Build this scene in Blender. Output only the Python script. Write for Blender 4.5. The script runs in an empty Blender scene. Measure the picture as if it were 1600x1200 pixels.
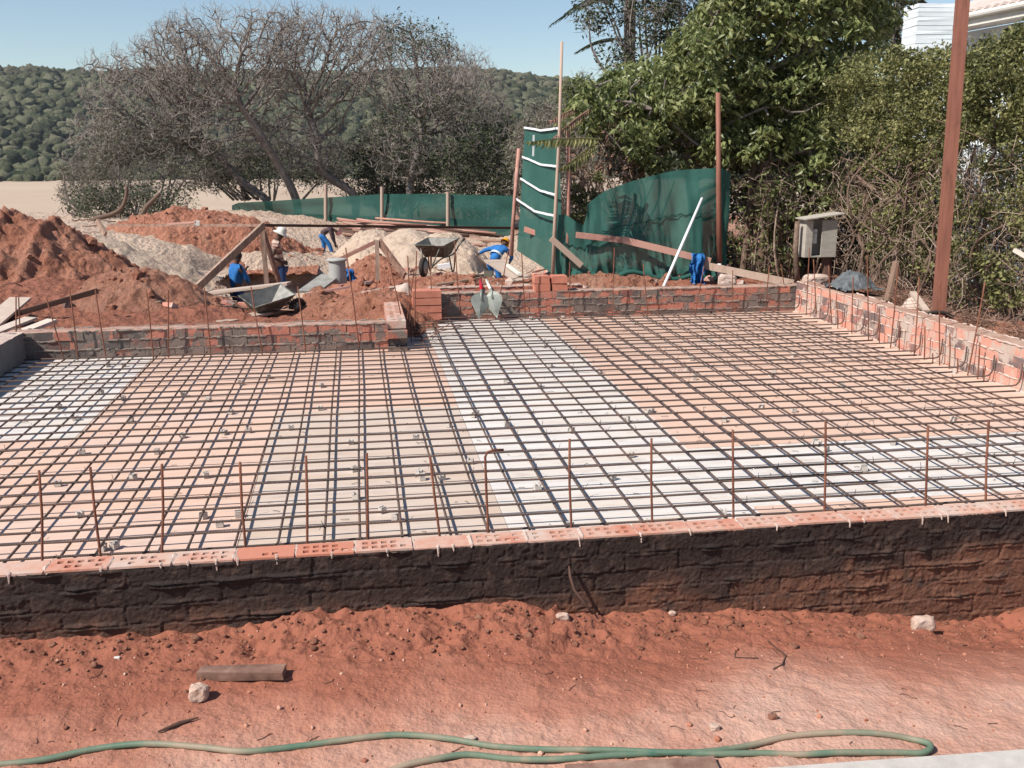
import bpy, math, random
import numpy as np
from mathutils import Vector, Matrix
rad = math.radians
S = bpy.context.scene
COL = S.collection
RNG = np.random.default_rng(7)
random.seed(7)

# ------------------------------------------------------------------ camera
FPX, HY, VX, CZ = 1500.0, 238.0, 552.0, 2.1
PITCH = math.atan((600 - HY) / FPX)
YAW = math.atan((800 - VX) * math.cos(PITCH) / FPX)
cy_, sy_ = math.cos(YAW), math.sin(YAW)
FW = np.array([sy_ * math.cos(PITCH), cy_ * math.cos(PITCH), -math.sin(PITCH)])
RT = np.array([cy_, -sy_, 0.0]); UP = np.cross(RT, FW)
CAMP = np.array([0, 0, CZ])
cam = bpy.data.cameras.new('camera'); camo = bpy.data.objects.new('camera', cam); COL.objects.link(camo)
camo.location = (0, 0, CZ)
camo.rotation_euler = (math.pi / 2 - PITCH, 0, -YAW)
cam.sensor_width = 36; cam.lens = 36 * FPX / 1600; cam.clip_start = 0.05; cam.clip_end = 4000
S.camera = camo

# ------------------------------------------------------------------ world, sun, exposure
SUN_EL, SUN_AZ = 46.0, 204.0     # azimuth of the sun, counter-clockwise from +X
w = bpy.data.worlds.new('World'); S.world = w; w.use_nodes = True
nt = w.node_tree; nt.nodes.clear()
sky = nt.nodes.new('ShaderNodeTexSky'); sky.sky_type = 'NISHITA'; sky.sun_disc = False
sky.sun_elevation = rad(SUN_EL); sky.sun_rotation = rad(90 - SUN_AZ)
sky.air_density = 1.0; sky.dust_density = 0.05; sky.ozone_density = 1.7; sky.altitude = 20
bg = nt.nodes.new('ShaderNodeBackground'); bg.inputs[1].default_value = 0.09
ow = nt.nodes.new('ShaderNodeOutputWorld')
nt.links.new(sky.outputs[0], bg.inputs[0]); nt.links.new(bg.outputs[0], ow.inputs[0])
sl = bpy.data.lights.new('sun', 'SUN'); sl.energy = 4.9; sl.angle = rad(0.55); sl.color = (1, .95, .88)
so = bpy.data.objects.new('sun', sl); COL.objects.link(so)
sdir = Vector((math.cos(rad(SUN_EL)) * math.cos(rad(SUN_AZ)), math.cos(rad(SUN_EL)) * math.sin(rad(SUN_AZ)), math.sin(rad(SUN_EL))))
so.rotation_euler = sdir.to_track_quat('Z', 'Y').to_euler(); so.location = (-10, -3, 12)
S.view_settings.view_transform = 'Standard'; S.view_settings.look = 'None'
S.view_settings.exposure = 0.42; S.view_settings.gamma = 1
S.render.engine = 'CYCLES'
S.cycles.max_bounces = 6; S.cycles.transparent_max_bounces = 8

# ------------------------------------------------------------------ pixel <-> world
def ray(x, y): return RT * (x - 800) / FPX + UP * (600 - y) / FPX + FW
def atz(x, y, z): d = ray(x, y); return CAMP + d * (z - CZ) / d[2]
def aty(x, y, Y): d = ray(x, y); return CAMP + d * Y / d[1]
def atx(x, y, X): d = ray(x, y); return CAMP + d * X / d[0]
def V3(p): return np.array(p, float)

# ------------------------------------------------------------------ noise
def _h(ix, iy, s):
    n = (ix.astype(np.int64) * 374761393 + iy.astype(np.int64) * 668265263 + s * 1274126177) & 0xffffffff
    n = ((n ^ (n >> 13)) * 1274126177) & 0xffffffff
    return ((n ^ (n >> 16)) & 0xffff) / 65535.0
def vn(x, y, s=0):
    x = np.asarray(x, float); y = np.asarray(y, float)
    ix = np.floor(x); iy = np.floor(y); fx = x - ix; fy = y - iy
    fx = fx * fx * fx * (fx * (fx * 6 - 15) + 10); fy = fy * fy * fy * (fy * (fy * 6 - 15) + 10)
    a = _h(ix, iy, s); b = _h(ix + 1, iy, s); c = _h(ix, iy + 1, s); d = _h(ix + 1, iy + 1, s)
    return (a + (b - a) * fx) * (1 - fy) + (c + (d - c) * fx) * fy
def fbm(x, y, o=4, s=0, g=.5):
    t = 0; a = 1; n = 0
    for i in range(o):
        t = t + a * (vn(x * 2 ** i + i * 17.3, y * 2 ** i - i * 9.1, s + i) * 2 - 1); n += a; a *= g
    return t / n
def ridge(x, y, o=3, s=0):
    t = 0; a = 1; n = 0
    for i in range(o):
        t = t + a * (1 - np.abs(vn(x * 2 ** i + i * 7.7, y * 2 ** i + i * 3.1, s + i) * 2 - 1)); n += a; a *= .5
    return t / n
def sst(a, b, x): t = np.clip((x - a) / (b - a), 0, 1); return t * t * (3 - 2 * t)

# ------------------------------------------------------------------ meshes
def tag(o, label=None, cat=None, group=None, kind=None):
    if label: o['label'] = label
    if cat: o['category'] = cat
    if group: o['group'] = group
    if kind: o['kind'] = kind
    return o
def link(name, me, mat, parent=None, smooth=False):
    o = bpy.data.objects.new(name, me); COL.objects.link(o)
    if mat is not None:
        for m_ in (mat if isinstance(mat, (list, tuple)) else [mat]): me.materials.append(m_)
    me.polygons.foreach_set('use_smooth', [bool(smooth)] * len(me.polygons))
    if parent is not None:
        o.parent = parent
        bpy_loc = PARENT_LOC.get(parent.name)
        if bpy_loc is not None: o.matrix_parent_inverse = bpy_loc
    return o
PARENT_LOC = {}
def empty(name, loc=(0, 0, 0), rz=0.0, label=None, cat=None, group=None, world=True):
    """world=True: children are given in world coordinates; False: in the thing's own frame"""
    o = bpy.data.objects.new(name, None); COL.objects.link(o)
    o.location = Vector([float(c) for c in loc]); o.rotation_euler = (0, 0, rz); o.empty_display_size = .1
    if world: PARENT_LOC[o.name] = (Matrix.Translation(o.location) @ Matrix.Rotation(rz, 4, 'Z')).inverted()
    return tag(o, label, cat, group)
class MB:
    def __init__(s): s.V = []; s.n = 0; s.Q = []; s.T = []; s.P = []; s.A = []; s.hasA = False
    def raw(s, V, Q=None, T=None, a=None):
        V = np.asarray(V, float).reshape(-1, 3)
        if Q is not None and len(Q): s.Q.append(np.asarray(Q, int) + s.n)
        if T is not None and len(T): s.T.append(np.asarray(T, int) + s.n)
        s.V.append(V); s.n += len(V)
        if a is not None: s.hasA = True
        s.A.append(np.full(len(V), .5) if a is None else np.broadcast_to(np.asarray(a, float), (len(V),)).copy())
        return s
    def box(s, c, size, R=None, a=None, jit=0):
        c = V3(c); h = V3(size) / 2
        v = np.array([[x, y, z] for x in (-1, 1) for y in (-1, 1) for z in (-1, 1)]) * h
        if jit: v = v + RNG.uniform(-jit, jit, v.shape)
        if R is not None: v = v @ np.array(R).T
        q = [[0, 1, 3, 2], [4, 6, 7, 5], [0, 4, 5, 1], [2, 3, 7, 6], [0, 2, 6, 4], [1, 5, 7, 3]]
        return s.raw(v + c, q, a=a)
    def beam(s, p0, p1, w, h, up=(0, 0, 1), a=None, jit=0, taper=1):
        p0 = V3(p0); p1 = V3(p1); d = p1 - p0; L = np.linalg.norm(d); d = d / L
        u = V3(up); sd = np.cross(d, u)
        if np.linalg.norm(sd) < 1e-3: sd = np.cross(d, V3((0, 1, 0)))
        sd /= np.linalg.norm(sd); u = np.cross(sd, d)
        v = []
        for P, k in ((p0, 1), (p1, taper)):
            for a_, b_ in ((-1, -1), (1, -1), (1, 1), (-1, 1)): v.append(P + sd * a_ * w / 2 * k + u * b_ * h / 2 * k)
        v = np.array(v)
        if jit: v += RNG.uniform(-jit, jit, v.shape)
        return s.raw(v, [[0, 3, 2, 1], [4, 5, 6, 7], [0, 1, 5, 4], [1, 2, 6, 5], [2, 3, 7, 6], [3, 0, 4, 7]], a=a)
    def pipe(s, pts, r, n=8, a=None, cap=True):
        pts = np.array(pts, float); m = len(pts)
        r = np.broadcast_to(np.asarray(r, float), (m,))
        t = np.gradient(pts, axis=0); t /= np.linalg.norm(t, axis=1)[:, None] + 1e-12
        ref = np.array([0, 0, 1.]) if abs(t[0][2]) < .9 else np.array([0, 1., 0])
        V = []; b = None
        for i in range(m):
            a_ = np.cross(t[i], ref); 
            if np.linalg.norm(a_) < .15: a_ = np.cross(t[i], b if b is not None else np.array([1., 0, 0]))
            a_ /= np.linalg.norm(a_) + 1e-9; b_ = np.cross(a_, t[i]); b = b_
            an = np.arange(n) * 2 * np.pi / n
            V.append(pts[i] + r[i] * (np.cos(an)[:, None] * a_ + np.sin(an)[:, None] * b_))
        V = np.concatenate(V); k = np.arange(n); q = []
        for i in range(m - 1): q.append(np.stack([i * n + k, i * n + (k + 1) % n, (i + 1) * n + (k + 1) % n, (i + 1) * n + k], 1))
        Q = np.concatenate(q)
        if cap:
            V = np.concatenate([V, pts[:1], pts[-1:]]); c0 = m * n; c1 = c0 + 1
            T = np.concatenate([np.stack([np.full(n, c0), (k + 1) % n, k], 1), np.stack([np.full(n, c1), (m - 1) * n + k, (m - 1) * n + (k + 1) % n], 1)])
            return s.raw(V, Q, T, a=a)
        return s.raw(V, Q, a=a)
    def tubes(s, P0, P1, R0, R1, n=5, a=None):
        P0 = np.asarray(P0, float); P1 = np.asarray(P1, float); N = len(P0)
        if N == 0: return s
        R0 = np.broadcast_to(np.asarray(R0, float), (N,)); R1 = np.broadcast_to(np.asarray(R1, float), (N,))
        d = P1 - P0; d /= np.linalg.norm(d, axis=1)[:, None] + 1e-9
        ref = np.where(np.abs(d[:, 2:3]) < .9, np.array([[0, 0, 1.]]), np.array([[1., 0, 0]]))
        A = np.cross(d, ref); A /= np.linalg.norm(A, axis=1)[:, None] + 1e-9; B = np.cross(A, d)
        an = np.arange(n) * 2 * np.pi / n
        ring = np.cos(an)[None, :, None] * A[:, None] + np.sin(an)[None, :, None] * B[:, None]
        V = np.concatenate([P0[:, None] + ring * R0[:, None, None], P1[:, None] + ring * R1[:, None, None]], 1).reshape(-1, 3)
        k = np.arange(n); q = np.stack([k, (k + 1) % n, n + (k + 1) % n, n + k], 1)
        Q = (q[None] + (np.arange(N) * 2 * n)[:, None, None]).reshape(-1, 4)
        if a is not None: a = np.repeat(a, 2 * n)
        return s.raw(V, Q, a=a)
    def grid(s, V, nx, ny, a=None):       # V shape (ny,nx,3)
        i = np.arange(nx - 1)[None, :] + np.arange(ny - 1)[:, None] * nx
        Q = np.stack([i, i + 1, i + 1 + nx, i + nx], -1).reshape(-1, 4)
        return s.raw(np.asarray(V).reshape(-1, 3), Q, a=a)
    def lathe(s, c, prof, n=20, R=None, a=None):
        an = np.arange(n) * 2 * np.pi / n; m = len(prof)
        V = np.array([[r * math.cos(t), r * math.sin(t), z] for r, z in prof for t in an])
        if R is not None: V = V @ np.array(R).T
        k = np.arange(n)
        Q = np.concatenate([np.stack([i * n + k, i * n + (k + 1) % n, (i + 1) * n + (k + 1) % n, (i + 1) * n + k], 1) for i in range(m - 1)])
        return s.raw(V + V3(c), Q, a=a)
    def poly(s, pts, thick, nrm, a=None):   # extruded polygon (fan from the centre)
        pts = np.array(pts, float); n = len(pts); nr = V3(nrm) / np.linalg.norm(nrm) * thick
        c = pts.mean(0)
        V = np.concatenate([pts, pts + nr, [c], [c + nr]]); k = np.arange(n)
        T = np.concatenate([np.stack([(k + 1) % n, k, np.full(n, 2 * n)], 1), np.stack([k + n, (k + 1) % n + n, np.full(n, 2 * n + 1)], 1)])
        Q = np.stack([k, (k + 1) % n, n + (k + 1) % n, n + k], 1)
        return s.raw(V, Q, T, a=a)
    def build(s, name, mat, parent=None, smooth=False):
        V = np.concatenate(s.V); me = bpy.data.meshes.new(name)
        Q = np.concatenate(s.Q) if s.Q else np.zeros((0, 4), int); T = np.concatenate(s.T) if s.T else np.zeros((0, 3), int)
        me.vertices.add(len(V)); me.vertices.foreach_set('co', V.astype(np.float32).ravel())
        nl = len(Q) * 4 + len(T) * 3; me.loops.add(nl)
        me.loops.foreach_set('vertex_index', np.concatenate([Q.ravel(), T.ravel()]).astype(np.int32))
        me.polygons.add(len(Q) + len(T))
        st = np.concatenate([np.arange(len(Q)) * 4, len(Q) * 4 + np.arange(len(T)) * 3])
        me.polygons.foreach_set('loop_start', st.astype(np.int32))
        if s.hasA:
            at = me.attributes.new('v', 'FLOAT', 'POINT'); at.data.foreach_set('value', np.concatenate(s.A).astype(np.float32))
        me.update(); me.validate()
        return link(name, me, mat, parent, smooth)
ICO = None
def ico(sub=1):
    import bmesh
    b = bmesh.new(); bmesh.ops.create_icosphere(b, subdivisions=sub, radius=1)
    V = np.array([v.co[:] for v in b.verts]); T = np.array([[v.index for v in f.verts] for f in b.faces]); b.free(); return V, T

# ------------------------------------------------------------------ materials
def mat(name, c1, c2=None, c3=None, scale=5, detail=5, rough=.85, bump=0, bscale=None, stretch=(1, 1, 1), attr=None, metal=0,
        bdist=.01, spec=.3, ramp=(.3, .7), transl=0, patch=None, pscale=1.0, pr=(.5, .6), wave=None, coord='Object', vor=None, vstr=.5, dirt=None):
    m = bpy.data.materials.new(name); m.use_nodes = True; N = m.node_tree.nodes; L = m.node_tree.links
    b = N['Principled BSDF']; b.inputs['Roughness'].default_value = rough; b.inputs['Metallic'].default_value = metal
    b.inputs['Specular IOR Level'].default_value = spec
    tc = N.new('ShaderNodeTexCoord'); mp = N.new('ShaderNodeMapping'); mp.inputs['Scale'].default_value = stretch
    L.new(tc.outputs[coord], mp.inputs[0])
    def noise(sc, det=5, ro=.6):
        n = N.new('ShaderNodeTexNoise'); n.inputs['Scale'].default_value = sc; n.inputs['Detail'].default_value = det; n.inputs['Roughness'].default_value = ro
        L.new(mp.outputs[0], n.inputs['Vector']); return n.outputs['Fac']
    def ramp_(src, stops):
        r = N.new('ShaderNodeValToRGB'); e = r.color_ramp.elements
        e[0].position = stops[0][0]; e[0].color = (*stops[0][1], 1); e[1].position = stops[-1][0]; e[1].color = (*stops[-1][1], 1)
        for p, c in stops[1:-1]: q = e.new(p); q.color = (*c, 1)
        L.new(src, r.inputs[0]); return r.outputs[0]
    c2 = c2 or c1
    stops = [(ramp[0], c1), (ramp[1], c2)] if c3 is None else [(ramp[0], c1), (sum(ramp) / 2, c2), (ramp[1], c3)]
    fac = noise(scale, detail)
    if attr is not None:      # per-piece attribute shifts the noise
        at = N.new('ShaderNodeAttribute'); at.attribute_name = 'v'
        mx = N.new('ShaderNodeMath'); mx.operation = 'MULTIPLY_ADD'; mx.inputs[1].default_value = attr
        sb = N.new('ShaderNodeMath'); sb.operation = 'SUBTRACT'; sb.inputs[1].default_value = .5
        L.new(at.outputs['Fac'], sb.inputs[0]); L.new(sb.outputs[0], mx.inputs[0]); L.new(fac, mx.inputs[2]); fac = mx.outputs[0]
    col = ramp_(fac, stops)
    if patch is not None:
        pn = noise(pscale, 6, .65); mr = ramp_(pn, [(pr[0], (0, 0, 0)), (pr[1], (1, 1, 1))])
        mm = N.new('ShaderNodeMix'); mm.data_type = 'RGBA'; L.new(mr, mm.inputs[0]); L.new(col, mm.inputs[6]); mm.inputs[7].default_value = (*patch, 1); col = mm.outputs[2]
    if dirt is not None:      # (colour, stretch, scale, lo, hi)
        m2 = N.new('ShaderNodeMapping'); m2.inputs['Scale'].default_value = dirt[1]; L.new(tc.outputs[coord], m2.inputs[0])
        dn = N.new('ShaderNodeTexNoise'); dn.inputs['Scale'].default_value = dirt[2]; dn.inputs['Detail'].default_value = 7; dn.inputs['Roughness'].default_value = .7; L.new(m2.outputs[0], dn.inputs['Vector'])
        dr = ramp_(dn.outputs['Fac'], [(dirt[3], (0, 0, 0)), (dirt[4], (1, 1, 1))]); dm = N.new('ShaderNodeMix'); dm.data_type = 'RGBA'
        L.new(dr, dm.inputs[0]); L.new(col, dm.inputs[6]); dm.inputs[7].default_value = (*dirt[0], 1); col = dm.outputs[2]
    L.new(col, b.inputs['Base Color'])
    if bump or wave or vor:
        hsrc = noise(bscale or scale * 4, 8, .7)
        if vor:
            v = N.new('ShaderNodeTexVoronoi'); v.inputs['Scale'].default_value = vor; L.new(mp.outputs[0], v.inputs['Vector'])
            ad = N.new('ShaderNodeMath'); ad.operation = 'MULTIPLY_ADD'; ad.inputs[1].default_value = vstr; L.new(v.outputs['Distance'], ad.inputs[0]); L.new(hsrc, ad.inputs[2]); hsrc = ad.outputs[0]
        if wave:
            wv = N.new('ShaderNodeTexWave'); wv.bands_direction = wave[0]; wv.inputs['Scale'].default_value = wave[1]; wv.inputs['Distortion'].default_value = wave[2] if len(wave) > 2 else 0
            L.new(mp.outputs[0], wv.inputs['Vector']); hsrc = wv.outputs['Fac']
        bm_ = N.new('ShaderNodeBump'); bm_.inputs['Strength'].default_value = bump or .5; bm_.inputs['Distance'].default_value = bdist
        L.new(hsrc, bm_.inputs['Height']); L.new(bm_.outputs[0], b.inputs['Normal'])
    if transl:
        t = N.new('ShaderNodeBsdfTranslucent'); L.new(col, t.inputs[0]); ms = N.new('ShaderNodeMixShader'); ms.inputs[0].default_value = transl
        L.new(b.outputs[0], ms.inputs[1]); L.new(t.outputs[0], ms.inputs[2]); L.new(ms.outputs[0], N['Material Output'].inputs[0])
    return m
M = {}
M['soil'] = mat('soil', (.30, .105, .062), (.41, .18, .118), (.53, .315, .235), scale=2.2, bump=.6, bscale=80, bdist=.018, attr=1.7, ramp=(.15, .95), vor=45, vstr=.6)
M['soil_far'] = mat('soil_far', (.33, .125, .075), (.44, .24, .165), (.54, .40, .30), scale=3, bump=.9, bscale=14, bdist=.10, attr=2.0, ramp=(.1, .95), vor=9, vstr=.7)
M['heap_red'] = mat('heap_red', (.34, .125, .07), (.46, .195, .12), (.53, .26, .17), scale=2.5, bump=1, bscale=16, bdist=.12, ramp=(.25, .75), vor=10, vstr=.5)
M['heap_brown'] = mat('heap_brown', (.30, .12, .07), (.42, .19, .12), (.50, .28, .19), scale=2.5, bump=1, bscale=16, bdist=.12, ramp=(.25, .75), vor=10, vstr=.5)
M['heap_sand'] = mat('heap_sand', (.42, .30, .22), (.53, .40, .30), (.60, .47, .36), scale=1.8, bump=1, bscale=14, bdist=.07, ramp=(.25, .75))
M['flat'] = mat('flat', (.42, .31, .22), (.50, .38, .28), scale=.02, bump=.1, bscale=.4)
M['steel'] = mat('steel', (.085, .062, .054), (.145, .095, .078), (.23, .13, .09), scale=3, rough=.6, metal=.2, wave=('X', 38), bump=.8, bdist=.004, ramp=(.35, .75))
M['steelY'] = mat('steelY', (.085, .062, .054), (.145, .095, .078), (.23, .13, .09), scale=3, rough=.6, metal=.2, wave=('Y', 38), bump=.8, bdist=.004, ramp=(.35, .75))
M['rust'] = mat('rust', (.13, .05, .032), (.22, .085, .05), (.30, .13, .08), scale=6, rough=.75, metal=.2, wave=('Z', 38), bump=.8, bdist=.004)
M['wire'] = mat('wire', (.03, .025, .025), (.08, .06, .05), scale=20, rough=.5, metal=.5)
for k, c in (('ply_orange', (.64, .425, .32)), ('ply_white', (.63, .59, .555)), ('ply_tan', (.56, .46, .39))):
    a = tuple(x * .88 for x in c); b = tuple(min(.85, x * 1.08) for x in c)
    M[k] = mat(k, a, c, b, scale=3.5, stretch=(.5, 5, 1), bump=.15, bscale=25, bdist=.003, patch=(c[0] * .98, c[1] * 1.08, c[2] * 1.18) if k == 'ply_orange' else (c[0] * .95, c[1] * .88, c[2] * .8), pscale=.8, pr=(.42, .66), rough=.75, dirt=((.42, .33, .27), (1, 3.0, 1), 3.5, .52, .80))
M['brick'] = mat('brick', (.12, .095, .085), (.33, .115, .08), (.46, .18, .125), scale=7, attr=1.0, ramp=(.2, .8), bump=1, bscale=40, bdist=.012, patch=(.20, .155, .13), pscale=5.5, pr=(.49, .55))
M['brick_red'] = mat('brick_red', (.42, .14, .09), (.52, .20, .13), scale=9, attr=.4, bump=.4, bscale=60, bdist=.004)
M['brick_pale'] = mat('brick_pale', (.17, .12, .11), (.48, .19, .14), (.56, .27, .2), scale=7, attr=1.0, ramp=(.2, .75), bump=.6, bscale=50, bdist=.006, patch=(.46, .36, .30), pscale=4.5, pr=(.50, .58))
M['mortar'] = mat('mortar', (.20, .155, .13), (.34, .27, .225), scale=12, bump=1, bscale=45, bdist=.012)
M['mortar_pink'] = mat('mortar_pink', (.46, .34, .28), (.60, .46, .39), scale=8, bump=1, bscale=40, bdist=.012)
M['topbed'] = mat('topbed', (.34, .17, .12), (.46, .33, .26), scale=9, bump=.8, bscale=40, bdist=.01)
M['render_grey'] = mat('render_grey', (.13, .115, .11), (.24, .21, .19), scale=3, bump=.8, bscale=30, bdist=.01)
M['holebrick'] = mat('holebrick', (.50, .20, .13), (.54, .33, .25), (.52, .43, .37), scale=7, attr=.75, ramp=(.25, .75), bump=.5, bscale=60, bdist=.004)
M['bitumen'] = mat('bitumen', (.028, .017, .014), (.056, .031, .023), (.17, .076, .046), scale=9, attr=1.5, ramp=(.2, 1.0), bump=1, bscale=70, bdist=.012, rough=.65, spec=.3, patch=(.075, .045, .034), pscale=13, pr=(.52, .68), dirt=((.13, .10, .085), (1.2, 1, 7), 6, .66, .74))
M['wood'] = mat('wood', (.22, .14, .10), (.34, .23, .17), (.42, .31, .24), scale=6, stretch=(3, 3, 1), attr=1.0, bump=.4, bscale=30, bdist=.004)
M['wood_pink'] = mat('wood_pink', (.36, .17, .13), (.50, .28, .22), scale=8, attr=.8, bump=.4, bscale=30, bdist=.004)
M['wood_pale'] = mat('wood_pale', (.46, .36, .29), (.60, .50, .42), scale=8, attr=.8, bump=.3, bscale=30, bdist=.004)
M['wood_dark'] = mat('wood_dark', (.10, .055, .04), (.2, .11, .08), (.32, .2, .15), scale=8, attr=1.2, bump=.4, bscale=30, bdist=.005)
M['post'] = mat('post', (.19, .075, .05), (.30, .125, .085), scale=3, stretch=(9, 9, .7), rough=.6, bump=.3, bscale=20, bdist=.004, dirt=((.12, .06, .045), (5, 5, 1), 3, .55, .75))
M['net'] = mat('net', (.024, .100, .080), (.038, .130, .105), scale=2, bump=.12, bscale=60, bdist=.005, rough=.8, transl=.15, patch=(.05, .145, .115), pscale=1.2, pr=(.5, .8))
M['net_dark'] = mat('net_dark', (.010, .058, .046), (.018, .078, .062), scale=2, bump=.3, bscale=20, bdist=.01, rough=.8)
M['white'] = mat('white', (.74, .74, .74), (.8, .8, .8), scale=4, rough=.5)
M['whitewall'] = mat('whitewall', (.68, .74, .76), (.78, .82, .83), scale=3, rough=.7, bump=.15, bscale=20)
M['tile'] = mat('tile', (.42, .33, .29), (.55, .46, .41), scale=5, rough=.8, bump=.3, bscale=25)
M['bark'] = mat('bark', (.11, .088, .075), (.19, .16, .14), (.29, .25, .22), scale=6, bump=.6, bscale=40, bdist=.02)
M['twig'] = mat('twig', (.22, .185, .16), (.34, .30, .26), scale=2, attr=.8)
M['barkred'] = mat('barkred', (.14, .09, .065), (.27, .19, .14), (.42, .32, .25), scale=8, attr=.9, bump=.6, bscale=30, bdist=.02)
M['leaf'] = mat('leaf', (.07, .095, .03), (.19, .22, .075), (.34, .36, .15), scale=.9, attr=1.0, ramp=(.1, .9), rough=.42, transl=.42, spec=.5)
M['hedgeleaf'] = mat('hedgeleaf', (.075, .085, .03), (.20, .20, .075), (.34, .33, .14), scale=1.1, attr=1.1, ramp=(.15, .9), rough=.55, transl=.38, spec=.3)
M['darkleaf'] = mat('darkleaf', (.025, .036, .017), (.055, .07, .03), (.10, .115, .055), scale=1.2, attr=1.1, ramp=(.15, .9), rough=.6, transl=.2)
M['greyleaf'] = mat('greyleaf', (.09, .088, .055), (.15, .145, .095), (.22, .205, .15), scale=1.2, attr=1.1, ramp=(.15, .9), rough=.6, transl=.2)
M['dryleaf'] = mat('dryleaf', (.16, .10, .065), (.30, .18, .13), (.42, .25, .19), scale=1.2, attr=1.1, ramp=(.15, .9), rough=.7, transl=.2)
M['hill'] = mat('hill', (.04, .05, .028), (.10, .11, .06), (.19, .185, .115), scale=.55, detail=8, attr=.75, ramp=(.2, .8), bump=1, bscale=.8, bdist=2.2, dirt=((.16, .14, .10), (1, 1, 1), .012, .5, .75), rough=.95, spec=.1)
M['barrow'] = mat('barrow', (.075, .075, .058), (.13, .13, .10), scale=5, rough=.6, metal=.2, patch=(.33, .31, .28), pscale=7, pr=(.52, .66))
M['barrow_in'] = mat('barrow_in', (.2, .19, .165), (.36, .34, .31), scale=9, rough=.8, bump=.4, bscale=40, bdist=.005)
M['tyre'] = mat('tyre', (.02, .018, .017), (.06, .045, .038), scale=20, rough=.9)
M['rim'] = mat('rim', (.35, .34, .32), (.5, .48, .45), scale=9, rough=.6)
M['metal'] = mat('metal', (.20, .21, .18), (.30, .31, .27), scale=6, rough=.55, metal=.3)
M['skin'] = mat('skin', (.055, .027, .017), (.08, .04, .026), scale=8, rough=.6)
M['blue'] = mat('blue', (.012, .09, .28), (.025, .16, .42), scale=7, rough=.8, bump=.3, bscale=12, bdist=.02)
M['navy'] = mat('navy', (.015, .035, .10), (.03, .065, .16), scale=7, rough=.85, bump=.3, bscale=12, bdist=.02)
M['shirt'] = mat('shirt', (.16, .06, .045), (.50, .38, .31), scale=7, stretch=(.4, .4, 5), ramp=(.45, .55), rough=.85)
M['mauve'] = mat('mauve', (.05, .032, .036), (.09, .06, .065), scale=7, rough=.85)
M['yellow'] = mat('yellow', (.75, .32, .01), (.8, .38, .02), scale=3, rough=.4)
M['pinkhat'] = mat('pinkhat', (.55, .24, .24), (.62, .3, .3), scale=3, rough=.7)
M['cream'] = mat('cream', (.6, .57, .5), (.7, .67, .6), scale=5, rough=.8)
M['reflect'] = mat('reflect', (.6, .66, .62), scale=5, rough=.4)
M['red'] = mat('red', (.5, .01, .02), scale=5, rough=.4)
M['hose'] = mat('hose', (.05, .13, .09), (.14, .18, .12), (.32, .24, .17), scale=2.2, ramp=(.33, .62), rough=.6, bump=.3, bscale=50, bdist=.003)
M['concrete'] = mat('concrete', (.42, .38, .34), (.55, .5, .45), scale=12, bump=.3, bscale=60, bdist=.004)
M['stone'] = mat('stone', (.42, .27, .2), (.6, .45, .36), scale=14, bump=.8, bscale=50, bdist=.01)
M['tarp'] = mat('tarp', (.05, .055, .06), (.15, .16, .165), scale=9, bump=.6, bscale=25, bdist=.02, rough=.6)
M['box_grey'] = mat('box_grey', (.33, .30, .25), (.44, .40, .34), scale=5, stretch=(1, 1, 3), bump=.2, bscale=20, bdist=.004)
M['box_in'] = mat('box_in', (.30, .22, .17), scale=5)
M['pail'] = mat('pail', (.30, .29, .27), (.42, .41, .38), scale=6, bump=.3, bscale=20, bdist=.01)

for k in ('net', 'net_dark'): M[k].node_tree.nodes['Principled BSDF'].inputs['Alpha'].default_value = .93
# ------------------------------------------------------------------ terrain
PIX = [  # pixel, distance -> height of the site ground behind and beside the slab
 (0,505,11.5),(150,512,11.3),(300,507,11.3),(480,507,11.3),(600,503,11.5),(300,475,13.5),(440,503,13),(520,478,14),
 (372,548,20.8),(392,535,20.0),(430,512,16.6),(330,485,16),(450,482,21.5),(470,462,24),(350,450,24),(560,442,19),(250,432,19),(150,442,15),(50,472,13.5),
 (300,402,24),(420,402,25),(520,398,31),(470,397,30),(620,400,28),(300,377,28),(400,361,31),(480,347,36),(560,354,38),(700,368,35),(800,380,31),
 (680,424,20),(780,460,24.5),(780,456,27),(780,456,20),(740,452,21),(830,440,19),(720,462,13.5),(850,460,13.5),(860,415,20),(950,441,14.2),(1100,440,14),(1200,442,13.5),(1130,436,16),(900,430,17),
 (0,385,22),(100,385,22),(180,352,28),(100,347,34),(250,345,34),(400,330,38),(0,335,60),(400,335,60),(800,335,60),(1200,340,60),
 (1300,446,13),(1380,470,11.5),(1470,494,9.9),(1600,560,8.0),(1250,434,14.5),(1500,482,11.5),(1600,512,10),(1600,430,16),(1600,400,25),(1200,400,22)]
CP = np.array([aty(x, y, Y) for x, y, Y in PIX])
CP = np.concatenate([CP, [(-14, 11, -.2), (-14, 5, -.3), (7, 5, .1), (7, 6.5, .3), (14, 6, .4), (-8, 8, -.2), (-25, 30, -.8), (30, 30, .4), (20, 14, .4)]])
PX, PZ = CP[:, :2], CP[:, 2]
D_ = np.linalg.norm(PX[:, None] - PX[None], axis=2)
Wt = np.linalg.solve(np.sqrt(D_ ** 2 + .25) + np.eye(len(PX)) * -.02, PZ - PZ.mean())
def base_z(X, Y):
    out = np.full(np.shape(X), PZ.mean())
    for (px, py), wt in zip(PX, Wt): out = out + wt * np.sqrt((X - px) ** 2 + (Y - py) ** 2 + .25)
    return out
def in_slab(X, Y):
    return ((X > -3.55) & (X < 6.0) & (Y > 3.9) & (Y < 10.5)) | ((X > .4) & (X < 6.0) & (Y > 3.9) & (Y < 12.35))
nu, nv = 900, 560
u = np.linspace(-.72, 1.15, nu); yv = 4.6 * (64 / 4.6) ** np.linspace(0, 1, nv)
U, Y = np.meshgrid(u, yv); X = U * Y
Z = base_z(X, Y)
Z = np.maximum(Z, -2.2)
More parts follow.
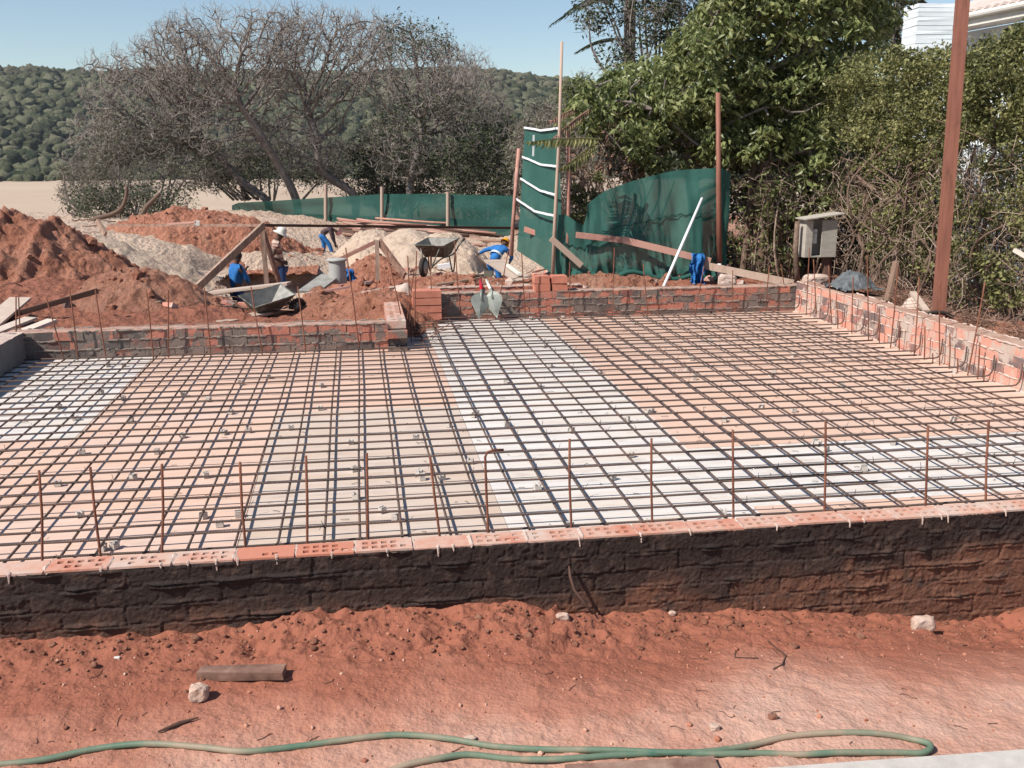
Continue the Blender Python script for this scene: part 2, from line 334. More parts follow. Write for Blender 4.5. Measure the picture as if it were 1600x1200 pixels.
rough_m = sst(10, 13, Y)
Z += .12 * fbm(X * 1.1, Y * 1.1, 5, 3) * rough_m + .08 * fbm(X * 4, Y * 4, 5, 9, .6) + .05 * (ridge(X * 2.2, Y * 2.2, 4, 21) - .5) * rough_m
Z = np.where(in_slab(X, Y), -.75, Z)
# colour zones: pale trodden sand on the rear slope, red near the walls
pale = sst(17.5, 20, Y) * (1 - sst(5.0, 8, X)) * (.80 + .30 * sst(-.15, .2, fbm(X * .35, Y * .35, 4, 31)))
pale = pale + .12 * fbm(X * .8, Y * .8, 3, 5) + sst(6.2, 6.6, X) * .45
m = MB(); m.grid(np.stack([X, Y, Z], -1), nu, nv, a=np.clip(pale, 0, 1).ravel() * .85 + .05)
tag(m.build('ground', M['soil_far'], smooth=True), kind='structure')
# coarse sheet to the horizon (estuary sand flat, lower than the site)
g = np.linspace(-1, 1, 90); gx, gy = np.meshgrid(np.sign(g) * np.abs(g) ** 2.5 * 1500, np.sign(g) * np.abs(g) ** 2.5 * 1500)
rr = np.hypot(gx, gy - 20)
gz = -9 + (6.9) * (1 - sst(55, 120, rr)) + .3 * fbm(gx * .02, gy * .02, 3)
m = MB(); m.grid(np.stack([gx, gy, gz], -1), 90, 90)
tag(m.build('sand_flat', M['flat'], smooth=True), kind='structure')

# foreground bare soil, fine relief
xs = np.arange(-3.2, 6.2, .0095); ys = np.arange(2.3, 4.68, .0095)
X, Y = np.meshgrid(xs, ys)
cx = [-4, -1.81, -1.21, -.58, -.26, .41, .75, 1.21, 2.21, 3.0, 3.35, 3.65, 3.81, 7]
cz = [-.25, -.25, -.265, -.265, -.215, -.25, -.26, -.35, -.41, -.50, -.57, -.58, -.50, -.45]
zw = np.interp(X, cx, cz)
k = sst(3.55, 4.66, Y)
Z = -.29 * (1 - k) + zw * k - .05 * sst(1, 4, X) * (1 - k)
nearwall = sst(3.95, 4.45, Y + .12 * fbm(X * 2, Y * 2, 3, 8))
zone = .3 + .7 * (sst(-1.1, -.5, X) * (1 - sst(1.15, 1.5, X)))
cl = ridge(X * 5.5 + .5 * fbm(X * 6, Y * 6, 3, 2), Y * 8, 4, 41) - .55
Z += nearwall * zone * .075 * cl + nearwall * .03 * fbm(X * 9, Y * 9, 4, 12)
Z += .022 * fbm(X * 2.1, Y * 3.0, 5, 14) + .011 * fbm(X * 14, Y * 14, 4, 15) * (.6 + .6 * vn(X * 2, Y * 2, 6))
Z += .012 * np.minimum(0, fbm(X * 3.3, Y * 30, 3, 77)) * np.exp(-((Y - 4.2) / .12) ** 2) * 2     # dragged lines
Z += .02 * np.maximum(0, vn(X * 22, Y * 22, 91) - .80) * (vn(X * 1.5, Y * 1.5, 92))
a = .70 - .52 * sst(3.3, 4.4, Y - .12 * X * .3 + .25 * fbm(X * 1.0, Y * 1.3, 4, 55))
m = MB(); m.grid(np.stack([X, Y, Z], -1), len(xs), len(ys), a=np.clip(a, 0, 1).ravel())
tag(m.build('foreground_soil', M['soil'], smooth=True), kind='structure')
FG = (xs, ys, Z)
def fgz(x, y):
    i = int(np.clip(np.searchsorted(xs, x), 0, len(xs) - 1)); j = int(np.clip(np.searchsorted(ys, y), 0, len(ys) - 1)); return FG[2][j, i]
def fgp(px, py):
    z = -.3
    for _ in range(6): p = atz(px, py, z); z = fgz(p[0], p[1])
    return np.array([p[0], p[1], z])
m = MB(); gx, gy = np.meshgrid(np.linspace(-30, 30, 61), np.linspace(-15, 4.5, 40))
m.grid(np.stack([gx, gy, -.78 + .04 * fbm(gx, gy, 3)], -1), 61, 40, a=np.full(61 * 40, .6))
tag(m.build('yard_soil', M['soil'], smooth=True), kind='structure')

# ------------------------------------------------------------------ far hill with bush
def hill_z(X, Y):
    r = np.hypot(X, Y); az = np.arctan2(X, Y)
    ridge_ = 71 + 4 * np.sin(az * 5 + 1) - 8 * sst(.0, .3, az) + 5 * fbm(az * 9, az * 0, 3, 4)
    return -9.5 + ridge_ * sst(420, 900, r) * (1 + .05 * fbm(X * .012, Y * .012, 3, 66)) - 70 * sst(1000, 1800, r)
u = np.linspace(-.9, 1.2, 260); yv = np.linspace(330, 1080, 200); U, Y = np.meshgrid(u, yv); X = np.sin(U) * Y; Yc = np.cos(U) * Y
m = MB(); m.grid(np.stack([X, Yc, hill_z(X, Yc) - .5], -1), 260, 200, a=.4 + .2 * fbm(X * .01, Yc * .01, 4).ravel())
tag(m.build('hill', M['hill'], smooth=True), kind='structure')
IV, IT = ico(2)
N = 11000
az = RNG.uniform(-.42, .62, N); r = 425 + 500 * RNG.uniform(0, 1, N) ** .8
bx, by = np.sin(az) * r, np.cos(az) * r; bz = hill_z(bx, by)
sz = RNG.uniform(1.2, 3.4, N) * (.7 + r / 900); hz = sz * RNG.uniform(.6, 1.05, N)
lump = 1 + .30 * RNG.standard_normal((N, len(IV)))
VV = IV[None] * lump[..., None] * np.stack([sz, sz, hz], -1)[:, None] + np.stack([bx, by, bz + hz * .25], -1)[:, None]
TT = IT[None] + (np.arange(N) * len(IV))[:, None, None]
m = MB(); m.raw(VV.reshape(-1, 3), T=TT.reshape(-1, 3), a=np.repeat(RNG.uniform(0, 1, N), len(IV)))
tag(m.build('bushland', M['hill'], smooth=True), kind='stuff')
tag(bpy.data.objects['bushland'], 'dense green coastal bush covering the far hillside across the estuary', 'bushland')

# ------------------------------------------------------------------ formwork sheets under the mat
def sheet(x0, x1, y0, y1, k, label):
    m = MB(); dz = random.uniform(-.002, .002)
    m.box(((x0 + x1) / 2, (y0 + y1) / 2, -.011 + dz), (x1 - x0 - .004, y1 - y0 - .004, .018), jit=.0012)
    tag(m.build('formwork_sheet', M[k]), label, 'plywood sheet', 'formwork sheets of the slab')
SH = [(-3.42, -2.16, 4.83, 7.4, 'ply_orange', 'orange plywood sheet at the front left corner of the slab'),
 (-3.42, -2.16, 7.4, 10.42, 'ply_white', 'pale white plywood sheet in the back left corner beside the grey wall'),
 (-2.16, -.71, 4.83, 7.6, 'ply_orange', 'orange plywood sheet second from the left, front half, below the front starter bars'),
 (-2.16, -.71, 7.6, 10.42, 'ply_orange', 'orange plywood sheet second from the left, against the rear left brick wall'),
 (-.71, .80, 4.83, 7.9, 'ply_tan', 'beige tan plywood sheet in the front middle of the slab'),
 (-.71, .80, 7.9, 10.42, 'ply_orange', 'orange plywood sheet behind the beige one, left of the long white strip'),
 (.80, 2.33, 4.83, 8.6, 'ply_white', 'white plywood sheet of the long pale strip, front half'),
 (.80, 2.33, 8.6, 12.2, 'ply_white', 'white plywood sheet of the long pale strip, far half below the two spades'),
 (2.33, 4.1, 4.83, 5.22, 'ply_orange', 'narrow orange plywood strip behind the perforated bricks, right of centre'),
 (4.1, 5.87, 4.83, 5.22, 'ply_orange', 'narrow orange plywood strip at the front right corner of the slab'),
 (2.33, 4.1, 5.22, 6.42, 'ply_white', 'white plywood sheet crossways at the front, right of the long pale strip'),
 (4.1, 5.87, 5.22, 6.42, 'ply_white', 'white plywood sheet crossways at the front right corner'),
 (2.33, 4.1, 6.42, 9.3, 'ply_orange', 'orange plywood sheet in the middle of the right half of the slab'),
 (4.1, 5.87, 6.42, 9.3, 'ply_orange', 'orange plywood sheet along the right brick wall, nearer one'),
 (2.33, 4.1, 9.3, 12.2, 'ply_orange', 'orange plywood sheet at the back, below the four loose bricks'),
 (4.1, 5.87, 9.3, 12.2, 'ply_orange', 'orange plywood sheet in the back right corner of the slab')]
for s_ in SH: sheet(*s_)
m = MB(); m.box((1.2, 8.53, -.08), (9.25, 7.3, .1)); tag(m.build('blinding', M['concrete']), kind='structure')

# ------------------------------------------------------------------ rebar mat, tied together: one thing
ORD = ['first', 'second', 'third', 'fourth', 'fifth', 'sixth', 'seventh', 'eighth', 'ninth', 'tenth', 'eleventh', 'twelfth', 'thirteenth', 'fourteenth', 'fifteenth', 'sixteenth', 'seventeenth']
mat_ = empty('rebar_mat', (1.2, 8, 0), label='grid of tied reinforcing steel bars lying over the plywood formwork of the slab', cat='rebar mat')
ZX, ZY = .062, .047
def wob(n, a): return np.cumsum(RNG.normal(0, a, n))
YB = [4.93 + .2015 * k for k in range(36)]
m_t = MB()
for k, y in enumerate(YB):
    y += random.uniform(-.018, .018)
    x0 = (-3.36 if y < 10.35 else .62) + random.uniform(-.05, .05); x1 = 5.62 + random.uniform(-.06, .06)
    if y > 10.3 and y < 10.5: y = 10.33
    hook = (k % 2 == 1 and y > 5.4)
    xe = 5.76 if hook else x1
    n = 26; X_ = np.linspace(x0, xe, n); sl = random.uniform(-.02, .02)
    pts = np.stack([X_, y + sl * (X_ - 1) / 4 + .004 * np.sin(X_ * 1.7 + k) + RNG.normal(0, .0015, n), ZX + RNG.normal(0, .0018, n)], 1)
    if hook:
        yy = pts[-1][1]; pts = np.concatenate([pts, [(5.80, yy, .07), (5.825, yy, .095), (5.835, yy, .13), (5.836, yy, .26)]])
    m = MB(); m.pipe(pts, .0076, 8); m.build('cross_bar', M['steel'], mat_, True)
XB = [-.02 + .228 * k for k in range(-14, 25)]
for k, x in enumerate(XB):
    x += random.uniform(-.015, .015)
    y0 = 4.845 + random.uniform(-.03, .02); y1 = (10.38 if x < .55 else 12.14) + random.uniform(-.04, .02)
    n = 22; Y_ = np.linspace(y0, y1, n); sl = random.uniform(-.025, .025)
    pts = np.stack([x + sl * (Y_ - 8) / 4 + .004 * np.sin(Y_ * 1.3 + k * 2), Y_, ZY + RNG.normal(0, .0015, n)], 1)
    m = MB(); m.pipe(pts, .0076, 8); m.build('long_bar', M['steelY'], mat_, True)
    for y in YB:
        if y < y1 and RNG.random() < .30:
            c = np.array([x, y, ZX]); q = RNG.uniform(-.02, .02, (3, 3))
            m_t.pipe([c + (-.012, -.012, -.012) + q[0] * .2, c + (0, 0, .012), c + (.012, .012, -.008), c + (.018, .02, .02) + q[1]], .0018, 4)
tag(m_t.build('tie_wire', M['wire'], mat_), kind='stuff')
# two short lapped hooks lying on the white sheet, right of the front
for k, (px, py) in enumerate([(1072, 705), (1086, 720), (1103, 735), (1120, 750), (1137, 765)]):
    p = atz(px, py, .07)
    m = MB(); m.pipe([p + (0, -.045, -.01), p + (0, 0, 0), p + (1.0, .0, 0)], .0035, 6); m.build('lap_bar', M['wire'], mat_, True)
for X_, Y_ in [(.62, 10.5)]:
    for k in range(5):
        a_ = V3((X_ + RNG.uniform(-.1, .2), Y_ + RNG.uniform(0, .5), .05)); b_ = a_ + (RNG.uniform(.1, .5), RNG.uniform(-.5, .3), RNG.uniform(.02, .2))
        m = MB(); m.pipe([a_, (a_ + b_) / 2 + (0, .03, .03), b_], .005, 6); m.build('loose_end', M['rust'], mat_, True)

# spacers
SP = [(125,803),(179,862-10),(318,805),(343,818),(372,803),(160,855),(90,755),(208,745),(322,742),(245,705),(128,705),(204,655),(285,680),(388,672),
 (64,618),(92,635),(118,653),(158,612),(192,622),(286,615),(326,623),(360,643),(350,675),(168,570),(193,570),(376,598),(420,588),(502,602),(500,637),(455,668),
 (597,796),(617,808),(548,690),(556,775),(553,732),(740,648),(792,662),(700,663),(650,683),(842,600),(790,595),(770,555),(745,645),(735,720),(655,738),(690,745),(660,745),
 (890,820),(985,710),(957,745),(840,760),(893,672),(980,655),(1018,640),(937,580),(860,570),(1080,560),(1015,642),(1132,655),(1075,575),(1190,635),(1240,640),(1290,700),(1275,690),
 (1278,692),(1350,730),(1130,800),(1016,815),(990,505),(1030,525),(1110,530),(1210,520),(1150,575),(1085,590),(1205,585),(1315,600),(1375,560),(1490,580),(1550,632),(1490,655),(1395,690),(1210,580),
 (1300,565),(1240,555),(1420,610),(1330,630),(850,540),(800,520),(920,530),(830,497),(880,495)]
sp0 = None
for i, (px, py) in enumerate(SP):
    p = atz(px, py, .02)
    if p[0] < -3.3 or p[1] < 4.86 or p[0] > 5.75: continue
    if sp0 is None or i % 12 == 0:
        m = MB(); s_ = .021
        m.box((0, 0, .016), (.05, .042, .032), jit=.003); m.box((-.017, 0, .038), (.015, .04, .014), jit=.003); m.box((.017, 0, .038), (.015, .04, .014), jit=.003)
        o = m.build('spacer_block', M['concrete']); sp0 = o
    else:
        o = sp0.copy(); COL.objects.link(o)
    o.scale = (.85,) * 3; o.location = (p[0], p[1], .0015); o.rotation_euler = (0, 0, random.uniform(0, 3))
    zn = next((q_[5] for q_ in SH if q_[0] <= p[0] <= q_[1] and q_[2] <= p[1] <= q_[3]), 'plywood sheet')
    tag(o, 'grey spacer block on the ' + ' '.join(zn.replace(',', '').split()[:11]), 'spacer', 'spacer blocks under the rebar mat')
m = MB()
for k in range(420):
    x = RNG.uniform(-3.2, 5.7); y = RNG.uniform(4.9, 12.1)
    if x < .6 and y > 10.3: continue
    a_ = RNG.uniform(0, 3.14); L = RNG.uniform(.01, .035); d = V3((math.cos(a_) * L, math.sin(a_) * L * .5, 0)); c = V3((x, y, .003))
    m.pipe([c - d, c + (0, 0, .004) + d[[1, 0, 2]] * .3, c + d], .0018, 4)
tag(m.build('wire_offcuts', M['wire']), 'dark clippings of tie wire strewn over the plywood between the bars', 'wire clippings', kind='stuff')

# ------------------------------------------------------------------ brick walls
def brick_wall(label, p0, p1, z0, z1, th, bm, L=.30, H=.098, top='mortar', side=1, mm='mortar', proud=.006, cat='brick wall', name='brick_wall', smear=26, lastcourse=True):
    p0 = V3((*p0, 0)); p1 = V3((*p1, 0)); d = p1 - p0; W = np.linalg.norm(d); d /= W; nrm = np.array([-d[1], d[0], 0]) * np.sign(th); th = abs(th)   # nrm = left of travel
    t = empty(name, tuple(p0 + (0, 0, z0)), label=label, cat=cat)
    b = MB(); R = np.stack([d, nrm, [0, 0, 1]], 1)
    n = int(round((z1 - z0) / H)); h = (z1 - z0) / n
    for c in range(n):
        off = (c % 2) * L / 2; x = -off
        while x < W - .01:
            a_ = max(x, 0); e_ = min(x + L - .011, W)
            if e_ - a_ > .02:
                zc = z0 + (c + .5) * h
                b.box(p0 + d * (a_ + e_) / 2 + nrm * (th / 2) + (0, 0, zc) + nrm * RNG.uniform(-.004, .004), (e_ - a_, th, h - .011), R=R, a=(RNG.choice([.15, .3, .75, .9]) if c < n - 1 else RNG.choice([.2, .8, .9, 1.0])) + RNG.uniform(-.08, .08), jit=.0035)
            x += L
    b.build('bricks', M[bm], t)
    mo = MB(); mo.box(p0 + d * W / 2 + nrm * th / 2 + (0, 0, (z0 + z1) / 2 - .005), (W - .012, th - .012, z1 - z0 - .010), R=R)
    # squeezed-out mortar: ragged beads along bed joints and smears on top
    for c in range(n + 1):
        for sd_ in (0, 1):
            x = 0.02
            while x < W - .05:
                l_ = RNG.uniform(.04, .3)
                if RNG.random() < .85:
                    q = np.linspace(x, min(x + l_, W - .01), 6); yy = (th + .001 if sd_ else -.001)
                    P = [p0 + d * s_ + nrm * yy + (0, 0, z0 + c * h + RNG.uniform(-.007, .005)) for s_ in q]
                    mo.pipe(P, RNG.uniform(.004, .014, 6), 5)
                x += l_ + RNG.uniform(0, .1)
    nx, ny = max(8, int(W / .03)), 9; gx, gy = np.meshgrid(np.linspace(.003, W - .003, nx), np.linspace(.004, th - .004, ny))
    gz = z1 + .002 + .007 * fbm(gx * 14 + p0[0], gy * 20, 3, 5); gz[[0, -1], :] = z1 - .006; gz[:, [0, -1]] = z1 - .006
    P = p0 + gx[..., None] * d + gy[..., None] * nrm; P[..., 2] = gz; tb = MB(); tb.grid(P, nx, ny); tb.build('top_bed', M['topbed'], t)
    mo.build('mortar', M[mm], t)
    return t
brick_wall('stained red brick wall with grey mortar smears along the rear left of the slab', (.30, 10.42), (-3.62, 10.42), -.5, .29, -.22, 'brick', mm='mortar')
brick_wall('rear right red and grey brick wall behind the slab, topped by four loose bricks', (6.09, 12.22), (.30, 12.22), -.5, .335, -.22, 'brick', mm='mortar')
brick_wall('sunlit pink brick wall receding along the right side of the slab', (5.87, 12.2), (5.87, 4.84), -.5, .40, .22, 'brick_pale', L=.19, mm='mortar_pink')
# left wall, plastered
t = empty('plastered_wall', (-3.5, 7.5, 0), label='short grey plastered wall in shade at the left edge of the slab', cat='wall')
X_, Z_ = np.meshgrid(np.arange(4.84, 10.41, .03), np.arange(-.5, .301, .025))
m = MB(); m.grid(np.stack([-3.42 + .012 * fbm(X_ * 4, Z_ * 4, 4, 3), X_, Z_], -1), X_.shape[1], X_.shape[0]); m.box((-3.53, 7.62, -.1), (.19, 5.56, .80)); m.build('plaster', M['render_grey'], t)
Y_, X2 = np.meshgrid(np.arange(4.84, 10.41, .04), np.linspace(-3.63, -3.415, 8)); zt = .303 + .008 * fbm(Y_ * 9, X2 * 12, 3, 4)
m = MB(); m.grid(np.stack([X2, Y_, zt], -1), Y_.shape[1], 8); m.build('mortar', M['mortar_pink'], t)

# perforated bricks seen from above
def perf_brick(m, hm, c, L, W, H, R, a, filled, jit=.002):
    xs_ = [-L / 2]; ys_ = [-W / 2, -W * .30, -W * .08, W * .08, W * .30, W / 2]
    mg = L * .11; hw = (L - 2 * mg) / 5 * .68; gp = (L - 2 * mg - 5 * hw) / 4
    x = -L / 2 + mg
    for k in range(5): xs_ += [x, x + hw]; x += hw + gp
    xs_.append(L / 2)
    V = []; Q = []
    def q4(a_, b_, c_, d_):
        n = len(V); V.extend([a_, b_, c_, d_]); Q.append([n, n + 1, n + 2, n + 3])
    for i in range(len(xs_) - 1):
        for j in range(5):
            hole = (i % 2 == 1) and (j in (1, 3)) and not filled[(i // 2) * 2 + (j // 2)]
            z = -.05 if hole else 0
            x0, x1, y0, y1 = xs_[i], xs_[i + 1], ys_[j], ys_[j + 1]
            q4((x0, y0, z), (x1, y0, z), (x1, y1, z), (x0, y1, z))
            if hole:
                for (A, B) in (((x0, y0), (x1, y0)), ((x1, y0), (x1, y1)), ((x1, y1), (x0, y1)), ((x0, y1), (x0, y0))):
                    q4((*A, 0), (*B, 0), (*B, z), (*A, z))
    for (A, B) in (((xs_[0], ys_[0]), (xs_[-1], ys_[0])), ((xs_[-1], ys_[0]), (xs_[-1], ys_[-1])), ((xs_[-1], ys_[-1]), (xs_[0], ys_[-1])), ((xs_[0], ys_[-1]), (xs_[0], ys_[0]))):
        q4((*A, -H), (*B, -H), (*B, 0), (*A, 0))
    V = np.array(V); V = V + .0012 * np.stack([fbm(V[:, 0] * 50 + c[0] * 7, V[:, 1] * 50, 2, k) for k in (1, 2, 3)], 1); V = V @ np.array(R).T + V3(c)
    m.raw(V, Q, a=a)
# front wall
t = empty('block_wall', (1, 4.74, -.4), label='low black bitumen painted block wall in front, topped by perforated bricks', cat='wall')
m = MB(); mo = MB(); I3 = np.eye(3); L = .302; x = -4.9; k = 0
while x < 7.0:
    f = [RNG.random() < (.75 if (-.95 < x < -.55) else .16) for _ in range(10)]
    if RNG.random() < .12: f = [True] * 10
    perf_brick(m, None, (x + L / 2, 4.742 + RNG.uniform(-.004, .004), .1 + RNG.uniform(-.003, .003)), L - .012, .148, .011, I3, np.clip(RNG.choice([.36, .45, .58, .5]) if not (-.75 < x < -.1) else .02, 0, 1), f)
    x += L; k += 1
m.build('perforated_bricks', M['holebrick'], t)
gx, gy = np.meshgrid(np.arange(-4.9, 7, .02), np.linspace(4.672, 4.815, 8)); jx = ((gx + 4.9) / L) % 1
gz = .088 + .016 * np.exp(-((np.minimum(jx, 1 - jx)) / .05) ** 2) + .013 * fbm(gx * 9, gy * 22, 4, 7)
gz[-1] = .02; gz[0] = .082
mo.grid(np.stack([gx, gy, gz], -1), gx.shape[1], 8); mo.box((1.05, 4.765, -.36), (11.9, .09, .85))
xk = -2.5
while xk < 4.5:      # mortar runs hanging over the front edge
    if RNG.random() < .35:
        p = V3((xk, 4.665, .098)); mo.pipe([p + (0, .02, .004), p, p + (RNG.uniform(-.004, .004), -.006, -RNG.uniform(.01, .05))], [.006, .007, .003], 5)
    xk += RNG.uniform(.03, .16)
mo.build('mortar', M['mortar_pink'], t)
# face: displaced block courses under bitumen
def block_face(x0, x1, st, seed):
    xs_ = np.arange(x0, x1, st); zs_ = np.arange(-.72, .0925, st); X, Z = np.meshgrid(xs_, zs_)
    H = .101; zz = (.0925 - Z) / H + .10 * fbm(X * 1.2, Z * 2, 3, seed) + .05 * fbm(X * 9, Z * 9, 3, seed + 1)
    c = np.floor(zz); fz = zz - c
    xx = X / .302 + (c % 2) * .5 + .11 * (_h(c, c * 0, 5) - .5) + .03 * fbm(X * 9, Z * 7, 3, seed + 2); bi = np.floor(xx); fx = xx - bi
    dz = np.minimum(fz, 1 - fz) * H; dx = np.minimum(fx, 1 - fx) * .302
    jd = np.minimum(dz, dx)
    vis = sst(.25, .6, vn(X * 2.3, Z * 4, seed + 7) + .25)
    joint = np.exp(-(jd / .007) ** 2)
    ragged = fbm(X * 30, Z * 30, 4, seed + 3)
    y = -.004 - .0035 * (_h(bi, c, 3) - .5) * 2 + .009 * joint * vis * (.5 + 1.6 * ragged) - .014 * np.exp(-((dz - .009) / .007) ** 2) * np.maximum(0, fbm(X * 7, Z * 9, 3, seed + 9)) * 2.2
    rb = sst(.0, .35, fbm(X * 2.2, Z * 5, 3, seed + 11))
    y -= (.002 + .011 * rb) * np.maximum(ragged, -.15) + .0035 * fbm(X * 80, Z * 80, 2, seed + 4)
    a = .10 + .75 * sst(.10, -.42, Z + .06 * fbm(X * 2, Z * 3, 3, 8)) + .18 * (_h(bi, c, 8) - .5) + .38 * sst(3.15, 3.5, X + .1 * fbm(X * 3, Z * 3, 2, 5)) * sst(.06, -.1, Z) + .18 * sst(.15, .45, fbm(X * 2.1, Z * .5, 3, 44)) * sst(.3, 1.6, X)
    return X, Z, 4.668 + y, np.clip(a, 0, 1)
m = MB()
for x0, x1, st in ((-2.7, 4.9, .0066), (-4.9, -2.69, .03), (4.89, 7.0, .03)):
    X, Z, Y, a = block_face(x0, x1, st, 50); m.grid(np.stack([X, Y, Z], -1), X.shape[1], X.shape[0], a=a.ravel())
m.build('bitumen_face', M['bitumen'], t, True)

# return wall with perforated top, pier and loose bricks
t = empty('return_wall', (.4, 11.2, 0), label='short return wall of perforated bricks joining the rear left and rear right walls', cat='brick wall')
m = MB(); R90 = np.array([[0, -1, 0], [1, 0, 0], [0, 0, 1.]])
for i in range(7):
    perf_brick(m, None, (.40, 10.54 + i * .225, .305), .215, .2, .08, R90, RNG.uniform(.42, .6), [RNG.random() < .25 for _ in range(10)])
m.build('perforated_bricks', M['holebrick'], t)
m = MB()
for c in range(8):
    for i in range(8): m.box((.40, 10.54 + i * .23 - (c % 2) * .1, -.46 + c * .09), (.214 + RNG.uniform(-.004, .004), .215, .079), a=RNG.choice([.1, .7, 1]), jit=.003)
m.build('bricks', M['brick'], t); m = MB(); m.box((.40, 11.33, -.11), (.196, 1.76, .78)); m.build('mortar', M['mortar'], t)
t = empty('brick_pier', (.86, 11.9, 0), label='stub pier of red bricks standing at the inner corner behind the slab', cat='brick pier')
m = MB(); c_ = aty(682, 480, 12.0)
for c in range(4): 
    m.box((c_[0] - .12, 12.08, .37 - c * .095), (.36, .22, .086), a=.8, jit=.003)
m.build('bricks', M['brick_red'], t)
loose = [(846, 441, 0), (872, 441, 0), (847, 454, 0), (871, 454, 0)]
for i, (px, py, _) in enumerate([(846, 455, 0), (873, 455, 0), (845, 442, 0), (872, 442, 0)]):
    p = aty(px, py, 12.32)
    m = MB(); m.box((p[0], 12.32 + RNG.uniform(-.02, .02), (.385 if i < 2 else .485)), (.2, .19, .095), jit=.004, a=.7)
    tag(m.build('loose_brick', M['brick_red']), ['lower left brick', 'lower right brick', 'upper left brick', 'upper right brick'][i] + ' of the four stacked on the rear wall', 'brick', 'four loose bricks on the rear wall')
# second leaf / kerb course behind the rear wall
t = brick_wall('low second course of bricks just behind the rear wall, beyond the spades', (3.0, 12.62), (.9, 12.62), .0, .36, -.11, 'brick_red', mm='mortar_pink')

# ------------------------------------------------------------------ starter bars
def starter(pb, pt, zb, label, group, Yfix=None, bend=None, r=.0068, matn='rust'):
    b = atz(*pb, zb) if Yfix is None else aty(*pb, Yfix)
    e = aty(*pt, b[1] + RNG.uniform(-.01, .01))
    mid = (b + e) / 2 + RNG.uniform(-.006, .006, 3)
    pts = [b - (0, 0, .05), b, mid, e]
    if bend is not None: pts = [b - (0, 0, .05), b, mid, e - (0, 0, .035), e + (.012, 0, -.01), e + (.045, 0, 0), e + V3(bend)]
    m = MB(); m.pipe(pts, r, 8); tag(m.build('starter_bar', M[matn], None, True), label, 'starter bar', group)
FR = [((66,875),(61,735)), ((157,868),(141,730)), ((253,865),(253,725)), ((384,858),(375,722)), ((480,852),(478,712)), ((574,845),(573,708)), ((687,837),(672,713)),
      ((763,834),(758,704)), ((893,826),(890,686)), ((1019,818),(1018,685)), ((1146,810),(1145,672)), ((1288,804),(1290,658)), ((1446,797),(1450,667)), ((1540,791),(1545,657))]
for i, (b, t_) in enumerate(FR):
    starter(b, t_, .09, ('bent starter bar with its top turned over to the right, in the front row' if i == 7 else f'{ORD[i]} rusty starter bar from the left in the front row'),
            'starter bars along the front wall', Yfix=4.835, bend=(.10, .01, -.004) if i == 7 else None)
BL = [((25,563),(25,463)), ((33,557),(29,464)), ((100,563),(72,464)), ((121,556),(109,455)), ((165,555),(149,453)), ((239,552),(229,453)), ((263,552),(263,453)), ((329,551),(319,449)), ((409,547),(392,448)), ((477,544),(465,447)), ((561,541),(540,387))]
for i, (b, t_) in enumerate(BL):
    starter(b, t_, .0, f'{ORD[i]} thin starter bar from the left in front of the rear left wall', 'starter bars at the rear left wall', Yfix=10.35 if i > 1 else None)
BR = [((632,537),(606,392)), ((636,538),(605,395)), ((643,540),(637,400)), ((648,520),(651,392)), ((632,535),(647,420)), ((676,500),(672,400)), ((720,500),(710,375)), ((775,497),(794,392)), ((821,495),(815,395)), ((890,492),(890,410)), ((957,490),(960,387)), ((1012,487),(1005,412)),
      ((1087,485),(1100,415)), ((1145,482),(1145,422)), ((1197,480),(1202,415))]
for i, (b, t_) in enumerate(BR[1:]):
    pl = ('corner' if i < 4 else 'back')
    n_ = i if i < 4 else i - 4
    starter(b, t_, .0, (f'{ORD[n_]} from the left of the bars bunched at the inner corner' if i < 4 else f'{ORD[n_]} starter bar from the left in front of the rear right wall'),
            'starter bars at the inner corner' if i < 4 else 'starter bars at the rear right wall', Yfix=(10.9 if i < 4 else 12.12))
RW = [((1260,487),(1265,387)), ((1275,485),(1271,405)), ((1299,497),(1295,415)), ((1331,519),(1333,433)), ((1357,535),(1355,399)), ((1392,537),(1403,415)), ((1428,561),(1436,433)), ((1468,575),(1468,439)), ((1483,580),(1484,521)), ((1511,591),(1539,441)), ((1527,596),(1531,535)),
      ((1309,512),(1307,470)), ((1374,548),(1374,482)), ((1405,550),(1406,502)), ((1444,565),(1445,510)), ((1457,572),(1457,552)), ((1496,585),(1496,560)), ((1537,600),(1540,572))]
for i, (b, t_) in enumerate(RW):
    p = atz(*b, 0); xx = 5.79
    lab = f'{ORD[i]} starter bar from the far corner in front of the right wall' if i < 11 else f'{ORD[i - 11]} short bar stub from the far corner below the right wall'
    starter(b, t_, .0, lab, 'starter bars at the right wall' if i < 11 else 'short stubs at the right wall', Yfix=max(6.2, atx(b[0], b[1], xx)[1]))
m = MB(); p = aty(1225, 445, 12.35); m.pipe([p - (0, 0, .1), p, aty(1220, 412, 12.35)], .007, 6)
tag(m.build('starter_bar', M['rust']), 'short bar standing behind the rear wall near its right corner', 'starter bar')

